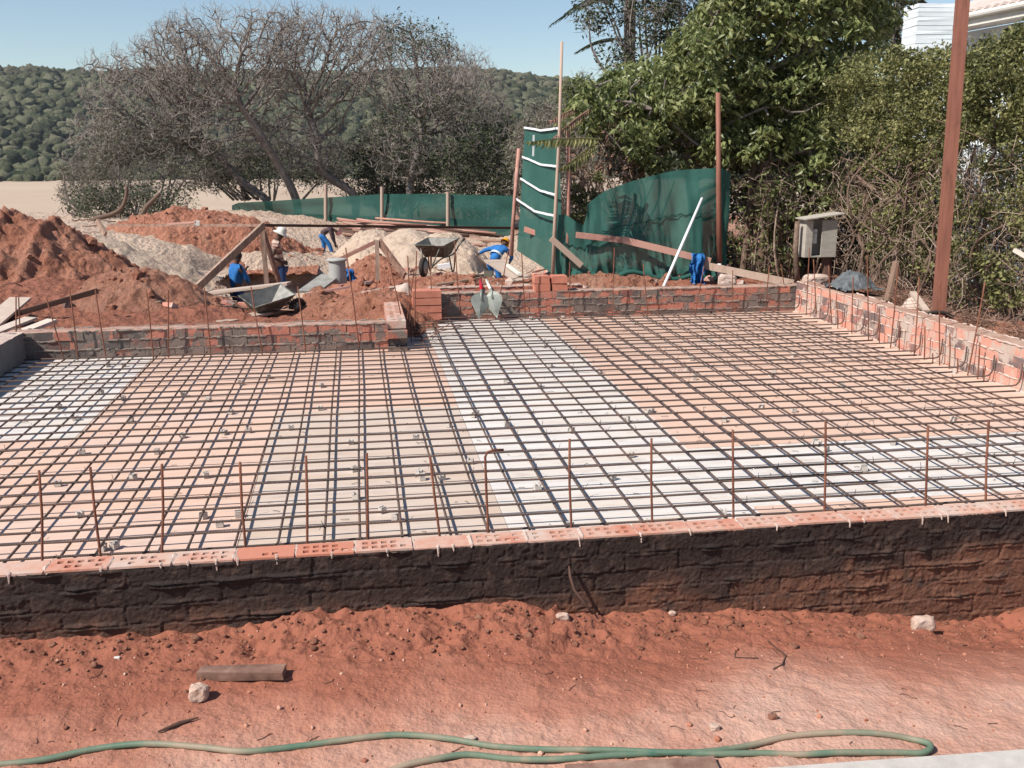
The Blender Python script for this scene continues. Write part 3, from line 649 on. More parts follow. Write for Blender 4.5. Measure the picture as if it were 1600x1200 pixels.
# ------------------------------------------------------------------ heaps of soil and sand
CLOD = []
def heap(label, crest, foot_y, halfw, Y, matn, depth=1.0, rgh=.10, skew=0, group=None, power=1.6, peaks=None, seed=1, cat='soil heap', name='soil_heap', res=.03):
    """crest / foot pixels at distance Y -> a mound; peaks: extra bumps (dx, height factor, width)"""
    c = aty(*crest, Y); zf = aty(crest[0], foot_y, Y - depth)[2] - .15; H = c[2] - zf
    W = halfw / FPX * Y; res = max(res, W / 200)
    xs_ = np.arange(-W * 1.25, W * 1.25, res); ys_ = np.arange(-depth * 1.3, depth * 1.3, res * 1.3)
    X, Yy = np.meshgrid(xs_, ys_)
    xr = X / W; yr = Yy / depth
    xr = xr - skew * (1 - np.abs(xr)) * .5
    d = np.hypot(xr, yr) + .16 * fbm(X * 1.3 / max(W, .6) * 2, Yy * 2, 4, seed)
    prof = np.clip(1 - np.abs(d) ** power, -.35, 1)
    if peaks:
        pm = np.full(X.shape, peaks[0])
        for dx, hf, pw in peaks[1:]: pm = np.maximum(pm, hf * np.exp(-((X / W - dx) / pw) ** 2) + .0)
        prof = np.where(prof > 0, prof * pm, prof)
    Z = zf + H * prof + rgh * (ridge(X * 3.2, Yy * 3.2, 4, seed + 3) - .6) * .4 + rgh * .8 * fbm(X * 5, Yy * 5, 5, seed + 5, .65) + rgh * .45 * (ridge(X * 7, Yy * 7, 3, seed + 7) - .6) + rgh * .6 * np.maximum(0, fbm(X * 11, Yy * 11, 3, seed + 6))
    if matn in ('heap_red', 'heap_brown'): CLOD.append((X + c[0], Yy + Y, Z))
    m = MB(); m.grid(np.stack([X + c[0], Yy + Y, Z], -1), len(xs_), len(ys_))
    o = m.build(name, M[matn], None, True); return tag(o, label, cat, group)
heap('tall twin-peaked heap of red soil at the left edge of the site', (20, 318), 478, 175, 17, 'heap_red', 2.6, .13, seed=2, power=1.25, peaks=[.90, (-.05, 1.0, .22), (.27, .99, .16), (-.6, .98, .35)])
heap('low heap of red brown soil behind the rear left wall', (215, 422), 512, 150, 13.6, 'heap_brown', 1.5, .09, seed=5, power=1.5)
heap('pale grey sand heap between the tall red heap and the diagonal plank', (168, 372), 440, 118, 19, 'heap_sand', 2.0, .05, seed=8, power=1.3, skew=-.3, cat='sand heap', name='sand_heap')
heap('long low bank of red soil at the back left, under the horizontal rail', (290, 324), 392, 155, 27, 'heap_red', 2.4, .12, seed=11, power=2.2, peaks=[.9, (-.1, 1., .3), (.6, .95, .2)])
heap('smooth pale sand heap behind the upright wheelbarrow', (638, 358), 402, 80, 27, 'heap_sand', 2.2, .04, seed=14, power=1.5, cat='sand heap', name='sand_heap')
heap('smaller trodden sand heap right of the smooth one, below the timber stack', (695, 364), 412, 66, 26.5, 'heap_sand', 2.4, .08, seed=17, power=1.8, cat='sand heap', name='sand_heap')
heap('rough pale sand heap in front of the bending worker in the pink hard hat', (585, 361), 402, 62, 28, 'heap_sand', 2.0, .10, seed=18, power=2.0, cat='sand heap', name='sand_heap')
heap('round red soil heap right of the grey drum, behind the profile board', (585, 400), 455, 75, 19.5, 'heap_red', 1.4, .08, seed=20, power=1.7)
heap('dark red soil heap in front of the upright wheelbarrow', (715, 425), 475, 95, 14.6, 'heap_red', 1.1, .12, seed=23, power=1.7, peaks=[.85, (-.4, .9, .3), (.2, 1., .3)])
heap('low red soil ridge in front of the worker in the yellow hard hat', (770, 436), 480, 85, 16.5, 'heap_brown', 1.2, .08, seed=24, power=1.6)
heap('loose red soil ridge along the foot of the green net', (960, 431), 470, 190, 13.7, 'heap_brown', .7, .10, seed=26, power=2.6)
heap('red soil heap with grey mortar crust beside the return wall', (575, 458), 512, 130, 12.3, 'heap_red', 1.1, .11, seed=29, power=1.6, skew=.3)
heap('small brown soil heap in front of the drum, left of the wooden stake', (500, 452), 500, 60, 14, 'heap_brown', .8, .08, seed=33, power=1.6)
heap('pinkish mortar rubble heap spilling onto the return wall', (630, 445), 500, 46, 12.9, 'mortar_pink', .7, .10, seed=36, power=1.4, cat='rubble heap', name='rubble_heap')
heap('pale rubble heap outside the right wall beside the brown post', (1425, 462), 500, 36, 10.6, 'mortar_pink', .35, .06, seed=38, power=1.5, cat='rubble heap', name='rubble_heap', res=.015)
heap('brown soil bank on the right edge below the hedge', (1590, 505), 560, 120, 8.9, 'heap_brown', .5, .07, seed=39, power=2.0, res=.015)
heap('red soil bank left of the pit beside the worker in blue', (285, 470), 510, 55, 14.2, 'heap_red', .7, .06, seed=40, power=2.2)

m = MB(); V, T = ico(1)
for Xc, Yc_, Zc in CLOD:
    for k in range(170):
        i, j = RNG.integers(0, Xc.shape[0]), RNG.integers(0, Xc.shape[1]); r_ = RNG.uniform(.015, .05) * (1 + (RNG.random() < .08)) * (Yc_[i, j] / 17) ** .5
        m.raw(V * r_ * RNG.uniform(.6, 1.25, (len(V), 3)) + (Xc[i, j], Yc_[i, j], Zc[i, j] + r_ * .25), T=T)
tag(m.build('soil_clods', M['heap_red']), 'loose clods of red earth scattered over the soil heaps', 'clods', kind='stuff')
# ------------------------------------------------------------------ foreground pieces
def rock(name, label, p, r, matn, seed, sq=(1, .85, .7), group=None, cat='stone'):
    V, T = ico(3); rs = np.random.default_rng(seed)
    V = np.clip(V, -.74, .8)
    V = V * (1 + .28 * fbm(V[:, :1] * 2 + seed, V[:, 1:2] * 2 + V[:, 2:] * 1.7, 4, seed)) * np.array(sq) * r
    m = MB(); m.raw(V + V3(p), T=T); return tag(m.build(name, M[matn]), label, cat, group)
p = fgp(311, 1092); rock('stone', 'brown rough stone lying below the short timber offcut', p + (0, 0, .030), .052, 'stone', 3, (1, .9, .85))
p = fgp(1440, 980); rock('stone', 'flat pale angular rubble chunk against the foot of the black wall', p + (0, 0, .02), .07, 'stone', 5, (1.15, .6, .75))
p = fgp(1116, 1140); rock('stone', 'rounded pinkish stone above the hose, right of centre', p + (0, 0, .01), .027, 'stone', 8)
p = fgp(1207, 1124); rock('stone', 'dark clod of earth beyond the raised bend of the hose', p + (0, 0, .012), .022, 'heap_red', 9)
p = fgp(1050, 888 + 72); rock('stone', 'small stone at the foot of the wall, right of the bent root', p + (0, 0, .01), .022, 'stone', 11)
p = fgp(878, 968); rock('stone', 'angular brick fragment on the soil left of the bent root', p + (0, 0, .02), .036, 'stone', 12, (1.2, .7, .7))
p = fgp(1195, 952); rock('stone', 'white pebble lump against the wall between root and rubble chunk', p + (0, 0, .015), .025, 'stone', 13)
p = fgp(183, 1029); rock('stone', 'white pebble on the soil left of the timber offcut', p + (0, 0, .004), .014, 'cream', 15, (1.3, .8, .5))
p = fgp(733, 1157); rock('stone', 'brown stone touching the hose in the middle', p + (0, 0, .008), .026, 'stone', 16, (1.3, .8, .5))
m = MB(); V, T = ico(1)
for k in range(1500):
    x = RNG.uniform(-2, 4); y = RNG.uniform(3.0, 4.6); r = RNG.uniform(.0015, .006) * (1 + 1.5 * (RNG.random() < .06))
    m.raw(V * r * RNG.uniform(.6, 1.3, 3) + (x, y, fgz(x, y) + r * .3), T=T, a=RNG.random())
tag(m.build('pebbles', mat('pebble', (.30, .11, .065), (.42, .18, .11), (.58, .36, .26), scale=30, attr=1.0, ramp=(.1, 1.05))), 'small pebbles and crumbs of earth scattered over the red foreground soil', 'pebbles', kind='stuff')
m = MB()
for k in range(90):
    x = RNG.uniform(-2, 4); y = RNG.uniform(3.1, 4.5); a_ = RNG.uniform(0, 6.3); L_ = RNG.uniform(.02, .09)
    P = []
    for j in range(5): P.append((x, y, fgz(x, y) + .003)); x += math.cos(a_) * L_ / 4; y += math.sin(a_) * L_ / 4; a_ += RNG.normal(0, .5)
    m.pipe(P, .0018, 4)
tag(m.build('twig_litter', M['wood_dark']), 'thin dark twigs and root threads strewn over the foreground soil', 'twigs', kind='stuff')
m = MB(); V, T = ico(2)
for k in range(700):
    x = RNG.uniform(-1.9, 3.9); y = 4.64 - abs(RNG.normal(0, .22)); r_ = RNG.uniform(.004, .013) * (1 + (RNG.random() < .06))
    m.raw(V * r_ * (1 + .25 * fbm(V[:, :1] * 2 + k, V[:, 1:2] * 2 + V[:, 2:], 2, k)) * (1, 1, .75) + (x, y, fgz(x, y) + r_ * .3), T=T)
tag(m.build('earth_crumbs', M['heap_red'], None, True), 'crumbs of red earth along the foot of the black wall', 'clods', kind='stuff')
a_ = fgp(312, 1058); b_ = fgp(446, 1057); m = MB(); m.beam(a_ + (0, 0, .022), b_ + (0, 0, .022), .075, .042, jit=.004, a=.45); tag(m.build('timber_offcut', M['wood_dark']), 'short square timber offcut lying on the red foreground soil', 'timber')
m = MB(); P = [fgp(247, 1146) + (0, 0, .008), fgp(280, 1134) + (0, 0, .012), fgp(311, 1124) + (0, 0, .01)]; m.pipe(P, [.004, .009, .003], 6); tag(m.build('stick', M['wood_dark']), 'thin dark stick on the soil between the stone and the hose', 'stick')
P = [aty(889, 884, 4.645), aty(891, 900, 4.62), aty(897, 921, 4.60), aty(910, 938, 4.585), aty(927, 960, 4.55)]
m = MB(); m.pipe(P, [.004, .009, .008, .007, .004], 7); tag(m.build('root', M['wood_dark'], None, True), 'bent dead root leaning against the black wall in the middle', 'root')
for k, (P, lab) in enumerate([([(1200, 1003), (1212, 1013), (1228, 1026), (1222, 1040), (1208, 1047)], 'hooked root lying on the soil below the right part of the wall'), ([(1150, 1010), (1148, 1028), (1185, 1030)], 'thin angular twig left of the hooked root')]):
    m = MB(); m.pipe([fgp(*q) + (0, 0, .006) for q in P], .004 if k == 0 else .0025, 5); tag(m.build('root', M['wood_dark'], None, True), lab, 'root')
def spl(P, n=12):
    P = np.array(P, float); out = []
    Q = np.concatenate([[2 * P[0] - P[1]], P, [2 * P[-1] - P[-2]]])
    for i in range(len(P) - 1):
        p0, p1, p2, p3 = Q[i:i + 4]
        for t in np.linspace(0, 1, n, endpoint=False):
            out.append(.5 * ((2 * p1) + (-p0 + p2) * t + (2 * p0 - 5 * p1 + 4 * p2 - p3) * t * t + (-p0 + 3 * p1 - 3 * p2 + p3) * t ** 3))
    out.append(P[-1]); return np.array(out)
HO = [(-160, 1212), (-40, 1202), (60, 1190), (150, 1174), (230, 1166), (320, 1172), (380, 1178), (450, 1172), (540, 1160), (620, 1152), (700, 1158), (770, 1170), (850, 1175), (950, 1176), (1050, 1180), (1110, 1178), (1170, 1169), (1230, 1155), (1300, 1149), (1370, 1150), (1420, 1158), (1452, 1171), (1443, 1180), (1400, 1180), (1310, 1180), (1250, 1183), (1190, 1181), (1110, 1182), (1040, 1181), (960, 1184), (880, 1190), (800, 1190), (730, 1183), (680, 1190), (640, 1198), (600, 1212), (560, 1230)]
P = spl([fgp(*q) + (0, 0, .012 + .012 * (i == 21)) for i, q in enumerate(HO)], 8)
m = MB(); m.pipe(P, .0135, 10); tag(m.build('garden_hose', M['hose'], None, True), 'long muddy green hose snaking across the soil at the bottom', 'hose')
a_ = fgp(880, 1204); b_ = fgp(1118, 1194); m = MB(); m.beam(a_ + (0, -.03, .0), b_ + (0, -.03, -.0), .09, .05, jit=.006, a=.6); tag(m.build('timber_plank', M['wood_dark']), 'weathered dark plank end at the bottom edge under the hose', 'plank')
a_ = fgp(1180, 1212); b_ = fgp(1680, 1178); m = MB(); d = (b_ - a_); m.beam(a_ + (0, -.16, -.0), b_ + (.2, -.16, .0), .34, .05, jit=.002); tag(m.build('concrete_kerb', M['concrete']), 'pale concrete slab edge in the bottom right corner', 'kerb')

m = MB(); V, T = ico(1)
def gz_(x, y): return float(base_z(np.array([x]), np.array([y]))[0])
for k in range(260):
    x = RNG.uniform(-4, 6); y = RNG.uniform(12.6, 24); p = V3((x, y, gz_(x, y) + .06))
    if RNG.random() < .5: m.raw(V * RNG.uniform(.03, .09) * RNG.uniform(.6, 1.3, 3) + p, T=T, a=RNG.random())
    else: m.box(p, (RNG.uniform(.08, .22), .1, .06), R=Matrix.Rotation(RNG.uniform(0, 3), 3, 'Z') @ Matrix.Rotation(RNG.uniform(-.5, .5), 3, 'X'), a=RNG.random(), jit=.01)
tag(m.build('rubble', M['brick_pale']), 'broken brick and mortar rubble strewn over the trampled soil behind the walls', 'rubble', kind='stuff')
m = MB()
for k in range(150):
    x = RNG.uniform(-8, 6); y = RNG.uniform(13, 30); a_ = RNG.uniform(0, 6.3); P = []
    for j in range(5): P.append((x, y, gz_(x, y) + .09 + RNG.uniform(-.02, .06))); x += math.cos(a_) * .12; y += math.sin(a_) * .12; a_ += RNG.normal(0, .5)
    m.pipe(P, RNG.uniform(.006, .016), 4, a=RNG.random())
tag(m.build('dead_roots', M['wood_dark'], None, True), 'dead roots and sticks lying over the soil behind the walls', 'roots', kind='stuff')
for (px, py, Y_, lab) in [(330, 456, 15.5, 'brown plank scrap lying across the top of the pit bank'), (468, 470, 14.2, 'broken plank on the red soil right of the tilted wheelbarrow'), (600, 452, 13.6, 'split board half buried in the red soil left of the return wall'), (215, 470, 13.0, 'old board end sticking out of the low red brown heap'), (715, 440, 14.2, 'short board on the dark red heap below the upright wheelbarrow')]:
    p_ = aty(px, py, Y_); an = RNG.uniform(-.6, .6); m = MB(); dv = V3((math.cos(an), math.sin(an), RNG.uniform(-.1, .15))) * .33; m.beam(p_ - dv, p_ + dv, .10, .03, a=RNG.random(), jit=.004); tag(m.build('scrap_board', M['wood']), lab, 'board')
# ------------------------------------------------------------------ timber, poles
def plank(label, pa, Ya, pb, Yb, w_, h_, matn='wood', name='timber_plank', cat='plank', group=None, up=(0, 0, 1), nseg=1):
    a_, b_ = aty(*pa, Ya), aty(*pb, Yb)
    m = MB(); m.beam(a_, b_, w_, h_, up=up, a=RNG.uniform(.1, .9), jit=.003); return tag(m.build(name, M[matn]), label, cat, group)
def pole(label, pts, r, matn='wood', name='pole', cat='pole', group=None):
    P = [aty(x, y, Y) for x, y, Y in pts]; m = MB(); m.pipe(P, r, 8, a=RNG.random()); return tag(m.build(name, M[matn], None, True), label, cat, group)
plank('long diagonal plank propping the profile rail, left of the hat man', (284, 472), 14.5, (412, 352), 16.6, .045, .12)
plank('upright stake under the top of the diagonal plank', (409, 352), 16.65, (417, 445), 16.65, .05, .08, up=(1, 0, 0))
plank('dark raking brace behind the hat man', (411, 362), 16.75, (436, 440), 17.1, .05, .09, 'wood_dark')
plank('long thin horizontal rail running left from the stake to the back left', (168, 352), 22, (415, 352), 16.75, .035, .045, 'wood_dark', cat='rail', name='timber_rail')
plank('long thin horizontal rail running right towards the green net', (412, 352), 16.75, (868, 357), 20, .035, .05, 'wood_dark', cat='rail', name='timber_rail')
plank('short grey stake at the left end of the long rail', (152, 345), 20.6, (165, 366), 20.4, .06, .12, 'wood')
plank('pale plank bridging the pit, in front of the worker in blue', (296, 461), 15.0, (452, 443), 14.6, .22, .04, 'wood_pale')
plank('board lying along the top of the rear left wall under the wheelbarrow', (330, 507), 12.2, (448, 482), 14, .22, .035, 'wood')
plank('square stake standing in the pit right of the worker in blue', (366, 470), 14.2, (367, 500), 14.2, .08, .08, 'wood')
plank('red brown sloping board from the drum up to the stake', (519, 411), 17.3, (589, 377), 17.3, .03, .07, 'wood_pink')
plank('grey stake with a raking brace, right of the drum', (589, 375), 17.25, (590, 438), 17.25, .05, .07, 'wood', up=(1, 0, 0))
plank('dark red brown raking brace right of the grey stake', (593, 378), 17.3, (632, 431), 16.6, .04, .14, 'wood_dark')
plank('small red plank lying on the soil below the drum', (480, 459), 13.8, (546, 448), 13.9, .06, .03, 'wood_pink')
plank('thin dark board at the far left leaning up to the right', (-25, 505), 11.6, (153, 454), 12.0, .05, .06, 'wood_dark')
plank('upper pale plank stacked at the left edge behind the wall', (-60, 540), 10.4, (48, 497), 11.5, .16, .03, 'wood_pale')
plank('lower pale plank stacked at the left edge behind the wall', (-50, 552), 10.2, (82, 501), 11.15, .14, .035, 'wood_pale')
plank('steep pale plank at the left edge, above the two flat ones', (-22, 512), 11.2, (32, 466), 12.1, .25, .03, 'wood_pale')
plank('wide tilted board beside the worker in the yellow helmet', (770, 407), 19.8, (842, 452), 14.2, .36, .04, 'wood_pale')
plank('narrow white batten lying on the wide tilted board', (792, 414), 17.8, (812, 429), 15.8, .06, .04, 'cream')
plank('pinkish horizontal board nailed across the near green net, left piece', (900, 367), 13.85, (980, 376), 13.8, .03, .085, 'wood_pink', cat='board', name='net_board')
plank('long pinkish board nailed across the near green net, under the jacket', (972, 374), 13.78, (1110, 408), 13.5, .035, .095, 'wood_pink', cat='board', name='net_board')
plank('long board sloping down from the jacket to the rear wall corner', (1098, 414), 13.4, (1240, 443), 12.6, .035, .10, 'wood', cat='board', name='net_board')
plank('short diagonal board nailed to the two net poles', (861, 372), 13.95, (909, 415), 13.9, .03, .085, 'wood', cat='board', name='net_board')
plank('small pink board end on the tall net panel', (820, 358), 15.9, (846, 367), 15.5, .03, .08, 'wood_pink', cat='board', name='net_board')
plank('plank lying outside the right wall under the tarpaulin', (1290, 449), 11.9, (1386, 470), 10.9, .16, .05, 'wood')
plank('stubby upright board behind the right wall, left of the brown post', (1386, 470), 10.8, (1400, 408), 10.9, .10, .03, 'wood', up=(1, 0, 0))
plank('pale split plank leaning on rubble by the brown post', (1426, 457), 10.3, (1448, 486), 9.8, .07, .03, 'wood_pale')
plank('reddish stub post behind the board near the hedge', (1138, 413), 13.9, (1138, 440), 13.9, .06, .06, 'wood_pink', up=(1, 0, 0))
plank('pale branch stub on the right edge of the hedge', (1585, 391), 8.4, (1615, 408), 8.2, .035, .035, 'wood_pale')
pole('tall thin bleached pole rising above the near green net', [(878, 65, 14.0), (874, 210, 14.0), (868, 330, 14.05), (863, 440, 14.05)], [.02, .024, .028, .03], 'wood')
pole('reddish pole right of the bleached one, with its top crossbar', [(888, 205, 14.1), (888, 330, 14.1), (886, 440, 14.1)], .03, 'wood_pink')
pole('dark reddish pole pair at the left edge of the tall net', [(811, 232, 17.6), (805, 305, 17.6), (798, 400, 17.5)], .036, 'wood_pink')
pole('thin dark pole against the left edge of the tall net', [(808, 235, 17.75), (800, 400, 17.7)], .025, 'wood_dark')
pole('red brown round post at the right end of the near green net', [(1122, 145, 13.7), (1123, 300, 13.7), (1124, 440, 13.7)], [.036, .04, .043], 'post')
pole('long white pipe leaning against the near green net', [(1097, 310, 13.75), (1036, 450, 12.7)], .022, 'white', name='white_pipe', cat='pipe')
pole('short white sleeve at the foot of the red brown round post', [(1124, 412, 13.60), (1124, 433, 13.60)], .03, 'white', name='white_pipe', cat='pipe')
m = MB(); b_ = aty(1466, 492, 9.7); t_ = aty(1506, -25, 9.7); d = t_ - b_
m.beam(b_ - d * .04, b_ + d * 1.05, .115, .115, up=(.3, 1, 0), a=.5); tag(m.build('wooden_post', M['post']), 'tall square red brown post leaning right, outside the right wall', 'post')
pole('thin grey conduit rod lying beside the foot of the pole line', [(300, 464, 14), (312, 468, 13.9)], .03, 'wood_pink')
# logs and bars stacked before the far net
for k in range(60):
    t = k / 60; x0 = 515 + RNG.uniform(0, 170); y0 = 331 + 34 * RNG.random() ** .8 + (x0 - 490) * .10; ln = RNG.uniform(110, 200)
    Yk = 36.5 - (y0 - 335) * .10
    Yk += RNG.uniform(-.4, .4); x1 = min(x0 + ln, 815); y1 = y0 + (x1 - x0) * RNG.uniform(.06, .20)
    m = MB(); a_, b_ = aty(x0, y0, Yk), aty(x1, min(y1, 398), Yk - .8 - RNG.uniform(0, 1.2)); m.pipe([a_, (a_ + b_) / 2 + (0, 0, RNG.uniform(-.03, .03)), b_], RNG.uniform(.03, .06), 6, a=RNG.random())
    dk = RNG.random() < .72; hz2 = 'top' if y0 < 342 else ('middle' if y0 < 356 else 'bottom'); hx = 'left end' if x0 < 570 else ('middle' if x0 < 630 else 'right end')
    tag(m.build('timber_pole', M['wood_dark'] if dk else M['wood_pink'], None, True), f"{'dark brown' if dk else 'pinkish'} pole at the {hz2} of the far timber stack, towards its {hx}", 'timber pole', 'poles stacked before the far net')
m = MB(); gx, gy = np.meshgrid(np.linspace(0, 1, 60), np.linspace(-1, 1, 12))
A_ = aty(530, 352, 35.2); B_ = aty(812, 392, 32.5)
P = A_ + gx[..., None] * (B_ - A_); P[..., 1] += gy * 1.3; P[..., 2] += .42 * (1 - gy ** 2) * np.sin(np.pi * np.clip(gx, .05, 1)) ** .5 - .25 + .07 * fbm(gx * 20, gy * 4, 3)
m.grid(P, 60, 12); tag(m.build('brush_heap', M['wood_dark'], None, True), 'dark heap of brush under the stacked poles before the far net', 'brush heap')

# ------------------------------------------------------------------ shade nets
def net_panel(top, bot, n=60, seed=0, fold=.04, out=None):
    """top / bot: lists of (px,py,Y) ; returns grid points"""
    def res(L_):
        P = np.array([aty(*q) for q in L_]); s = np.concatenate([[0], np.cumsum(np.linalg.norm(np.diff(P, axis=0), axis=1))]); t = np.linspace(0, s[-1], n)
        return np.stack([np.interp(t, s, P[:, i]) for i in range(3)], 1)
    T_, B_ = res(top), res(bot); k = np.linspace(0, 1, 26)[:, None, None]
    G = T_[None] * (1 - k) + B_[None] * k
    uu = np.linspace(0, n / 12, n)[None, :]; vv = np.linspace(0, 2, 26)[:, None]
    G[..., 1] += fold * fbm(uu * .7 + 3, vv * .8, 2, seed) * 2 + fold * .25 * np.abs(fbm(uu * 2, vv * .6, 2, seed + 4)) + fold * 2.2 * (k[..., 0]) ** 4 * fbm(uu * 3, vv * 2, 3, seed + 8)
    return G
t = empty('shade_net_fence', aty(600, 345, 37), label='long low green shade net fence at the back under the bare trees', cat='net fence')
m = MB(); G = net_panel([(362, 321, 40), (372, 317, 39.6), (440, 313, 39), (520, 308, 38), (597, 303, 37), (690, 303, 35), (803, 306, 33)], [(362, 345, 40), (480, 350, 38.5), (597, 365, 37), (700, 380, 35), (803, 395, 33)], 120, 3, .12); m.grid(G, 120, 26); m.build('net', M['net_dark'], t, True)
for (x, y0, y1, Y) in [(597, 292, 350, 36.7), (509, 288, 345, 38), (700, 300, 365, 34.6)]: m = MB(); m.pipe([aty(x, y0, Y), aty(x, y1, Y)], .07, 8, a=.8); m.build('post', M['wood'], t)
m = MB(); G = net_panel([(102, 340, 40), (125, 343, 40)], [(102, 352, 40), (140, 356, 40)], 20, 5, .05); m.grid(G, 20, 26); tag(m.build('shade_net', M['net'], None, True), 'small scrap of green net between the tall red heap and the dark bush', 'net')
t = empty('shade_net_fence', aty(845, 420, 15), label='tall narrow green net panel with four white straps', cat='net fence')
m = MB(); G = net_panel([(820, 199, 16.8), (846, 202, 15.4), (872, 201, 14.2)], [(808, 392, 16.8), (840, 412, 15.4), (880, 440, 14.2)], 50, 9, .05); m.grid(G, 50, 26); m.build('net', M['net'], t, True)
for L_ in [[(819, 199), (845, 204), (872, 200)], [(816, 245), (845, 257), (871, 260)], [(813, 279), (842, 297), (870, 305)], [(807, 311), (835, 330), (866, 337)]]:
    m = MB(); Ys = (16.75, 15.35, 14.15); P = np.array([aty(x, y, Y - .06) for (x, y), Y in zip(L_, Ys)]); P = np.concatenate([np.linspace(P[0], P[1], 7), np.linspace(P[1], P[2], 7)[1:]]) + RNG.normal(0, .002, (13, 3))
    for i in range(len(P) - 1): m.beam(P[i], P[i + 1], .01, .032)
    m.build('strap', M['white'], t)
m = MB(); P = [aty(834, 211, 15.9), aty(833, 244, 15.9)]; m.beam(P[0], P[1], .012, .03, up=(1, 0, 0)); m.build('cord', M['white'], t)
t = empty("shade_net_fence", aty(1000, 435, 14), label='large near green shade net with a stitched seam, behind the rear right wall', cat='net fence')
m = MB(); G = net_panel([(866, 335, 14.15), (885, 336, 14.1), (897, 345, 14.0), (912, 352, 14.0), (919, 318, 14.0), (945, 298, 14.0), (985, 284, 14.0), (1030, 272, 13.95), (1060, 266, 13.9), (1125, 262, 13.85), (1140, 270, 13.9)],
    [(868, 432, 14.1), (905, 434, 14.0), (960, 430, 13.9), (1000, 436, 13.8), (1060, 438, 13.8), (1110, 440, 13.8), (1135, 420, 13.9)], 150, 12, .06); m.grid(G, 150, 26); m.build('net', M['net'], t, True)
m = MB(); G2 = G[12] + (0, -.012, 0)
for i in range(0, 150): 
    q = G2[i] + (0, 0, .18 * (i / 150) + .015 * math.sin(i)); m.box(q, (.03, .006, .006 + .012 * RNG.random()))
m.build('seam', M['net_dark'], t)
m = MB(); Gb = np.stack([aty(x, y, 13.62) for x, y in [(968, 430), (985, 425), (1005, 428), (1030, 435), (1060, 436), (1085, 430), (1115, 437), (1130, 434)]]); m.pipe(spl(Gb, 6), .035, 7); m.build('hem', M['net'], t, True)
m = MB(); G = net_panel([(1126, 262, 13.8), (1136, 300, 13.9), (1142, 330, 14.0)], [(1128, 420, 13.8), (1132, 420, 13.9), (1132, 425, 14.0)], 20, 22, .06); m.grid(G, 20, 26); m.build('net_flap', M['net'], t, True)

# ------------------------------------------------------------------ plants
def inpoly(px, py, P):
    P = np.array(P, float); x1, y1 = P[:, 0], P[:, 1]; x2, y2 = np.roll(x1, -1), np.roll(y1, -1)
    c = np.zeros(len(px), bool)
    for a_, b_, c2, d_ in zip(x1, y1, x2, y2):
        if b_ == d_: continue
        t = ((b_ > py) != (d_ > py)) & (px < (c2 - a_) * (py - b_) / (d_ - b_) + a_); c ^= t
    return c
def polypts(P, n, Ylo, Yhi, rng, X=None):
    P = np.array(P, float); lo, hi = P.min(0), P.max(0); out = []
    while len(out) < n:
        q = rng.uniform(lo, hi, (n * 2, 2)); q = q[inpoly(q[:, 0], q[:, 1], P)]
        for x, y in q:
            out.append(aty(x, y, rng.uniform(Ylo, Yhi)) if X is None else atx(x, y, rng.uniform(*X)))
            if len(out) >= n: break
    return np.array(out)
def leaves(m, C, size, rng, droop=.3, wid=.42, fold=.25, flat=.0, var=.35, base=None):
    N = len(C); d = rng.standard_normal((N, 3)); d /= np.linalg.norm(d, axis=1)[:, None]
    d[:, 2] = d[:, 2] * (1 - droop) - droop; d /= np.linalg.norm(d, axis=1)[:, None]
    s = np.cross(d, rng.standard_normal((N, 3))); s /= np.linalg.norm(s, axis=1)[:, None] + 1e-9
    n_ = np.cross(s, d); L = size * rng.uniform(1 - var, 1 + var, N)[:, None]; W = L * wid
    V = np.stack([C, C + d * L * .45 + s * W / 2 + n_ * W * fold, C + d * L, C + d * L * .45 - s * W / 2 + n_ * W * fold], 1)
    Q = np.arange(N * 4).reshape(N, 4)
    a = np.repeat(rng.uniform(0, 1, N) if base is None else np.clip(base + rng.uniform(-.25, .25, N), 0, 1), 4)
    # fold along the midrib: two triangles
    T = np.concatenate([Q[:, [0, 1, 2]], Q[:, [0, 2, 3]]])
    return m.raw(V.reshape(-1, 3), T=T, a=a)
def clump_points(centres, radius, per, rng, shell=.55, flatz=.8):
    N = len(centres); d = rng.standard_normal((N, per, 3)); d /= np.linalg.norm(d, axis=2)[..., None]
    r = radius * rng.uniform(.6, 1.3, (N, 1, 1)) * (shell + (1 - shell) * rng.uniform(0, 1, (N, per, 1)) ** .6)
    return (centres[:, None] + d * r * np.array([1, 1, flatz])).reshape(-1, 3)
